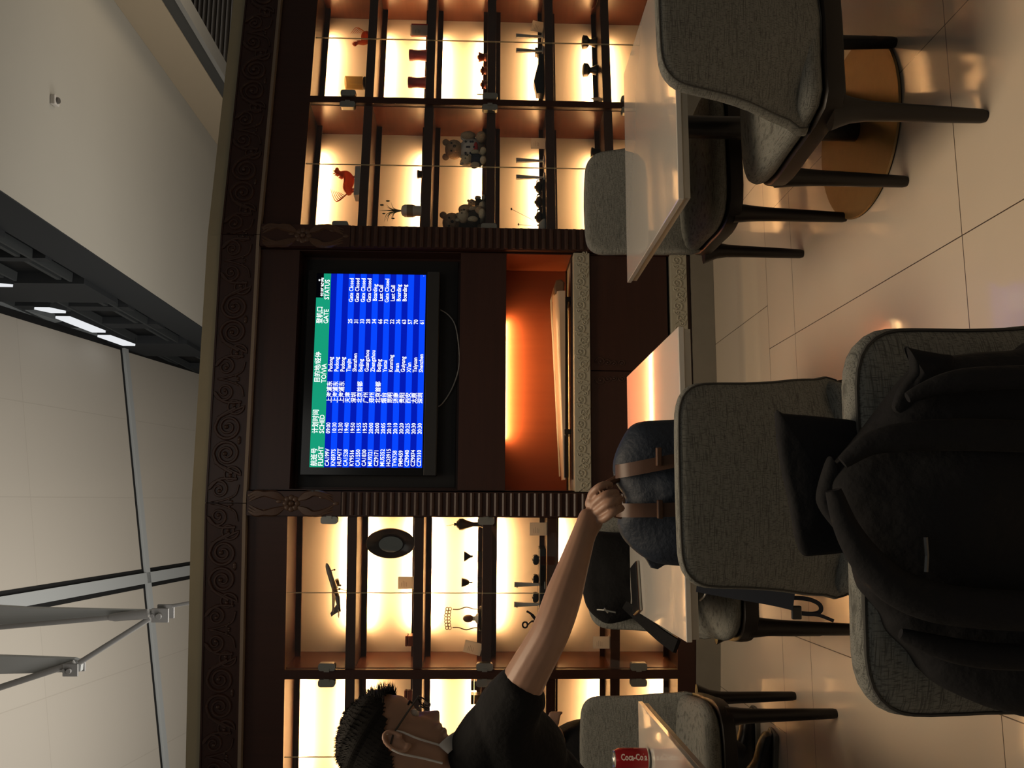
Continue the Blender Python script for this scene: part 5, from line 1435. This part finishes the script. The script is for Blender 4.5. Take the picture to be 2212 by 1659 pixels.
# T-shirt
sh = MB()
sl_end = PX(190, 1146, 1.85)
nodes = [(waist.lerp(hip, .55), 0.135), (waist, 0.130), (chest, 0.135), (nk + Vector((-0.08, 0.03, -0.095)), 0.10)]
vs, fs = skin(nodes, [(0, 1), (1, 2), (2, 3)]); sh.add(vs, fs)
vs, fs = skin([(chest, 0.12), (ua + Vector((-0.02, 0.02, 0.01)), 0.086), (ua.lerp(sl_end, .6), 0.068), (sl_end, 0.062)], [(0, 1), (1, 2), (2, 3)]); sh.add(vs, fs)
vs, fs = skin([(chest, 0.12), (sh_far, 0.080), (sh_far.lerp(ef, .55), 0.062)], [(0, 1), (1, 2)]); sh.add(vs, fs)
# cloth bridging the shoulder, neck and chest
vs, fs = skin([(sh_near + Vector((-0.01, 0.02, 0.0)), 0.074), (PX(62, 1040, 1.90), 0.066), (PX(0, 1000, 1.93), 0.066), (sh_far, 0.075)], [(0, 1), (1, 2), (2, 3)]); sh.add(vs, fs)
fuse(sh, 'tshirt', BLACKCLOTH, man, 0.007, 3)
tr_ = MB()
for sg in (-1, 1):
    h = hip + Vector((0, sg * 0.09, -0.02)); kn_ = Vector((h.x + 0.05 + 0.03 * sg, h.y + 0.02 * sg - 0.06, 0.50)); an = Vector((h.x - 0.02, h.y - 0.05, 0.09))
    vs, fs = skin([(hip + Vector((0, 0, 0.04)), 0.135), (h, 0.10), (kn_, 0.062), (kn_.lerp(an, .4), 0.056), (an, 0.042)], [(0, 1), (1, 2), (2, 3), (3, 4)]); tr_.add(vs, fs)
fuse(tr_, 'trousers', LEGP, man, 0.009, 2)
def shoe(parent, loc, ang, name='shoe', L_=0.27):
    M = Matrix.Translation(loc) @ Matrix.Rotation(ang, 4, 'Z')
    ol = smooth_loop([(-0.10, 0.0), (-0.115, 0.05), (-0.09, 0.10), (-0.03, 0.11), (0.03, 0.075), (0.11, 0.055), (0.155, 0.035), (0.165, 0.012), (0.15, 0.0)], 4)
    m = MB(); m.pillow([(x, z + 0.018) for x, z in ol], 0.085, 0.030, inner=4, M=M); s = m.build(name, mat('shoe_black', (0.010, 0.009, 0.009), 0.4), parent, smooth=True)
    m = MB(); m.pillow(rrect(-0.118, 0.170, 0.0, 0.020, 0.009, 3), 0.092, 0.012, inner=1, M=M); m.build('sole', mat('sole_grey', (0.16, 0.15, 0.13), 0.6), s, smooth=True)
for sg in (-1, 1): shoe(man, (hip.x + 0.02, hip.y + sg * 0.09 - 0.05, 0.0), R(8 * sg))
# hair: cap plus many short spikes, longer over the forehead
hr = MB(); hv, hf = head_mesh()
def hairline(v):
    # True where the scalp carries hair (head-local)
    a = math.atan2(abs(v.y), v.x)
    return v.z + 0.004 * math.sin(v.x * 900) * math.sin(v.y * 700) > (0.068 if v.x > 0.055 else 0.068 - (0.055 - v.x) * 0.9 if v.x > 0.0 else 0.018 - (0 - v.x) * 0.9)
cap = []
idx = {}
vs = []; fs = []
for f in hf:
    if all(hairline(hv[i]) for i in f):
        g = []
        for i in f:
            if i not in idx:
                v = hv[i]; n_ = Vector((v.x * 0.9, v.y * 1.3, (v.z - 0.02))).normalized()
                idx[i] = len(vs); th_ = 0.007 if v.z < 0.05 else 0.007 + 0.011 * min(1, (v.z - 0.05) / 0.05)
                vs.append(v + n_ * th_)
            g.append(idx[i])
        fs.append(tuple(g))
hr.add(vs, fs, 0, MH)
rnd = random.Random(3)
cand = [v for v in vs]
for _ in range(5200):
    v = rnd.choice(cand)
    n_ = Vector((v.x * 0.9, v.y * 1.3, v.z - 0.02)).normalized()
    top_ = v.z > 0.075
    L_ = rnd.uniform(0.003, 0.007) if not top_ else rnd.uniform(0.006, 0.013)
    if v.z > 0.06 and v.x > 0.045: L_ = rnd.uniform(0.012, 0.026); n_ = (n_ + Vector((0.5, 0, 0.5))).normalized()
    d_ = (n_ + Vector((rnd.uniform(-.3, .3), rnd.uniform(-.3, .3), rnd.uniform(-.25, .1)))).normalized()
    p0 = v - n_ * 0.003
    side = d_.cross(Vector((rnd.random(), rnd.random(), rnd.random()))).normalized() * rnd.uniform(0.0006, 0.0012)
    o2 = d_.cross(side).normalized() * side.length
    q = [MH @ (p0 + side), MH @ (p0 - side * 0.5 + o2), MH @ (p0 - side * 0.5 - o2), MH @ (p0 + d_ * L_ + Vector((0, 0, -0.1 * L_)))]
    hr.add(q, [(0, 1, 3), (1, 2, 3), (2, 0, 3)])
hr.build('hair', HAIR, man)
# eyes, brows
m = MB()
for sg in (-1, 1): m.ball(MH @ Vector((0.071, sg * 0.031, 0.002)), 0.0115, 14, 10)
m.build('eyes', mat('eye_white', (0.45, 0.42, 0.38), 0.2), man, smooth=True)
m = MB()
for sg in (-1, 1): m.ball(MH @ Vector((0.0805, sg * 0.031, 0.001)), 0.0045, 10, 6)
m.build('irises', BLACKPL, man, smooth=True)
m = MB()
for sg in (-1, 1): m.tube([MH @ Vector(p) for p in ((0.092, sg * 0.016, 0.021), (0.090, sg * 0.032, 0.026), (0.078, sg * 0.048, 0.022))], [0.003, 0.0035, 0.002], 6)
m.build('eyebrows', HAIR, man, smooth=True)
# glasses
gl_ = MB()
for sg in (-1, 1):
    gl_.tube([MH @ Vector(p) for p in ((0.104, sg * 0.060, 0.008), (0.060, sg * 0.078, 0.006), (0.0, sg * 0.083, 0.006), (-0.022, sg * 0.082, -0.002))], 0.0022, 6)
    ring = [MH @ Vector((0.108 - 0.004 * abs(math.cos(a)), sg * (0.033 + 0.026 * math.cos(a)), -0.002 + 0.017 * math.sin(a))) for a in [2 * PI * i / 20 for i in range(21)]]
    gl_.tube(ring, 0.0018, 6)
gl_.tube([MH @ Vector((0.108, -0.008, 0.002)), MH @ Vector((0.112, 0, 0.005)), MH @ Vector((0.108, 0.008, 0.002))], 0.0018, 6)
gs = gl_.build('glasses', BLACKPL, man, smooth=True)
m = MB()
for sg in (-1, 1):
    ring = [MH @ Vector((0.106, sg * (0.033 + 0.025 * math.cos(a)), -0.002 + 0.016 * math.sin(a))) for a in [2 * PI * i / 20 for i in range(20)]]
    m.add(ring, [tuple(range(20))])
m.build('lenses', glassmat('lens_glass', (0.92, 0.93, 0.94), 0.22), gs)
# face mask pulled down under the chin, with ear loops
MASK = mat('mask_white', (0.52, 0.50, 0.48), 0.8)
m = MB(); vs = []; fs = []; NU, NV = 16, 5
for j in range(NV + 1):
    for i in range(NU + 1):
        a = -R(75) + R(150) * i / NU; f = j / NV
        r1 = 0.066 - 0.012 * f
        vs.append(MH @ Vector((0.014 + (r1 + 0.014) * math.cos(a), (0.058 - 0.006 * f) * math.sin(a) * 1.05, -0.102 - 0.028 * f + 0.018 * (1 - math.cos(a)))))
for j in range(NV):
    for i in range(NU): fs.append((j * (NU + 1) + i, j * (NU + 1) + i + 1, (j + 1) * (NU + 1) + i + 1, (j + 1) * (NU + 1) + i))
m.add(vs, fs); mk = m.build('face_mask', MASK, man, smooth=True)
sd = mk.modifiers.new('th', 'SOLIDIFY'); sd.thickness = 0.004
for sg in (-1, 1):
    m = MB()
    m.tube(smooth_path([MH @ Vector(p) for p in ((-0.012, sg * 0.086, 0.020), (0.010, sg * 0.080, 0.000), (0.020, sg * 0.073, -0.045), (0.036, sg * 0.056, -0.090), (0.040, sg * 0.050, -0.104))], 6), 0.0024, 6)
    m.tube(smooth_path([MH @ Vector(p) for p in ((-0.030, sg * 0.084, -0.010), (-0.026, sg * 0.080, -0.034), (-0.008, sg * 0.068, -0.078), (0.006, sg * 0.060, -0.118))], 6), 0.0024, 6)
    m.build('ear_loop', MASK, mk, smooth=True)

# ---- second person, in black, seated beyond the far left chair
p2 = thing('person', 'person in black clothes seated behind an empty grey chair, mostly hidden', 'person', (0, 0, 0))
hip2 = Vector((-1.98, 3.98, 0.56)); ch2 = Vector((-1.93, 3.94, 0.95)); nk2 = Vector((-1.90, 3.96, 1.12))
b2 = MB()
M2 = Matrix.Translation(nk2 + Vector((0.03, 0, 0.15))) @ Matrix.Rotation(R(8), 4, 'Y')
vs, fs = head_mesh(); b2.add(vs, fs, 0, M2); ear(b2, -1, M2); ear(b2, 1, M2)
vs, fs = skin([(nk2 + Vector((0, 0, -0.05)), 0.06), (nk2 + Vector((0.01, 0, 0.08)), 0.052)], [(0, 1)]); b2.add(vs, fs)
hand2 = P(94, 1196, 3.70)
sh2 = Vector((-1.84, 3.78, 1.02)); el2 = Vector((-1.70, 3.72, 0.88))
vs, fs = skin([(ch2, 0.11), (sh2, 0.055), (el2, 0.042), (hand2 + Vector((-0.06, 0.0, -0.02)), 0.028), (hand2 + Vector((-0.01, 0, -0.01)), 0.018, 0.032)], [(0, 1), (1, 2), (2, 3), (3, 4)]); b2.add(vs, fs)
for k in range(4):
    z_ = 0.022 - 0.014 * k
    finger(b2, [hand2 + Vector((-0.03, 0, z_ * 0.6)), hand2 + Vector((0.03, -0.008, z_)), hand2 + Vector((0.052, -0.004, z_ - 0.008)), hand2 + Vector((0.045, 0.012, z_ - 0.02))], 0.0085)
finger(b2, [hand2 + Vector((-0.03, -0.01, 0.015)), hand2 + Vector((0.0, -0.03, 0.03)), hand2 + Vector((0.03, -0.03, 0.028))], 0.010)
vs, fs = skin([(hip2, 0.12), (ch2, 0.12)], [(0, 1)]); b2.add(vs, fs)
fuse(b2, 'body', SKIN, p2, 0.007, 2)
c2 = MB()
vs, fs = skin([(hip2 + Vector((0, 0, 0.02)), 0.165), (hip2.lerp(ch2, .5), 0.15), (ch2, 0.165), (nk2 + Vector((-0.01, 0, -0.04)), 0.09)], [(0, 1), (1, 2), (2, 3)]); c2.add(vs, fs)
vs, fs = skin([(ch2, 0.12), (sh2, 0.080), (el2, 0.065), (hand2 + Vector((-0.075, 0, -0.02)), 0.045)], [(0, 1), (1, 2), (2, 3)]); c2.add(vs, fs)
vs, fs = skin([(ch2, 0.12), (Vector((-1.99, 4.12, 1.06)), 0.080), (Vector((-1.88, 4.18, 0.82)), 0.065), (Vector((-1.68, 4.08, 0.76)), 0.048)], [(0, 1), (1, 2), (2, 3)]); c2.add(vs, fs)
# folded forearm and lap cloth filling the dark shape above the chair back
vs, fs = skin([(hip2 + Vector((0.05, -0.05, 0.22)), 0.15), (Vector((-1.72, 3.76, 0.90)), 0.16), (Vector((-1.60, 3.74, 0.875)), 0.15)], [(0, 1), (1, 2)]); c2.add(vs, fs)
c2.ball((0, 0, 0), 1.0, 24, 14, 0, (0.175, 0.14, 0.215), Matrix.Translation((-1.680, 3.77, 0.80)))
fuse(c2, 'black_jacket', BLACKCLOTH, p2, 0.010, 3)
l2 = MB()
for sg, kx in ((-1, 0.0), (1, -0.04)):
    hh2 = hip2 + Vector((0.05, sg * 0.10, 0)); kn2 = Vector((-1.50 + kx, 3.86 + sg * 0.09, 0.60)); an2 = Vector((-1.60 + kx, 3.74 + sg * 0.11, 0.12))
    vs, fs = skin([(hip2, 0.12), (hh2, 0.095), (kn2, 0.066), (kn2.lerp(an2, .4), 0.058), (an2, 0.042)], [(0, 1), (1, 2), (2, 3), (3, 4)]); l2.add(vs, fs)
fuse(l2, 'trousers', LEGP, p2, 0.010, 2)
hcap = MB(); hcap.add([v * 1.06 for v in vs] if False else [Vector((q.x, q.y, q.z)) * 1.07 for q in head_mesh()[0]], [f for f in head_mesh()[1] if all(hairline(head_mesh_cache[i]) for i in f)] if False else [f for f in hf if all(hairline(hv[i]) for i in f)], 0, M2)
hcap.build('hair', HAIR, p2, smooth=True)
shoe(p2, (-1.665, 3.635, 0.0), R(-4)); shoe(p2, (-1.66, 3.86, 0.0), R(6))
dup(chA, 'grey upholstered chair under the seated person in black, mostly outside the picture', (-2.02, 3.97, 0), R(-90))
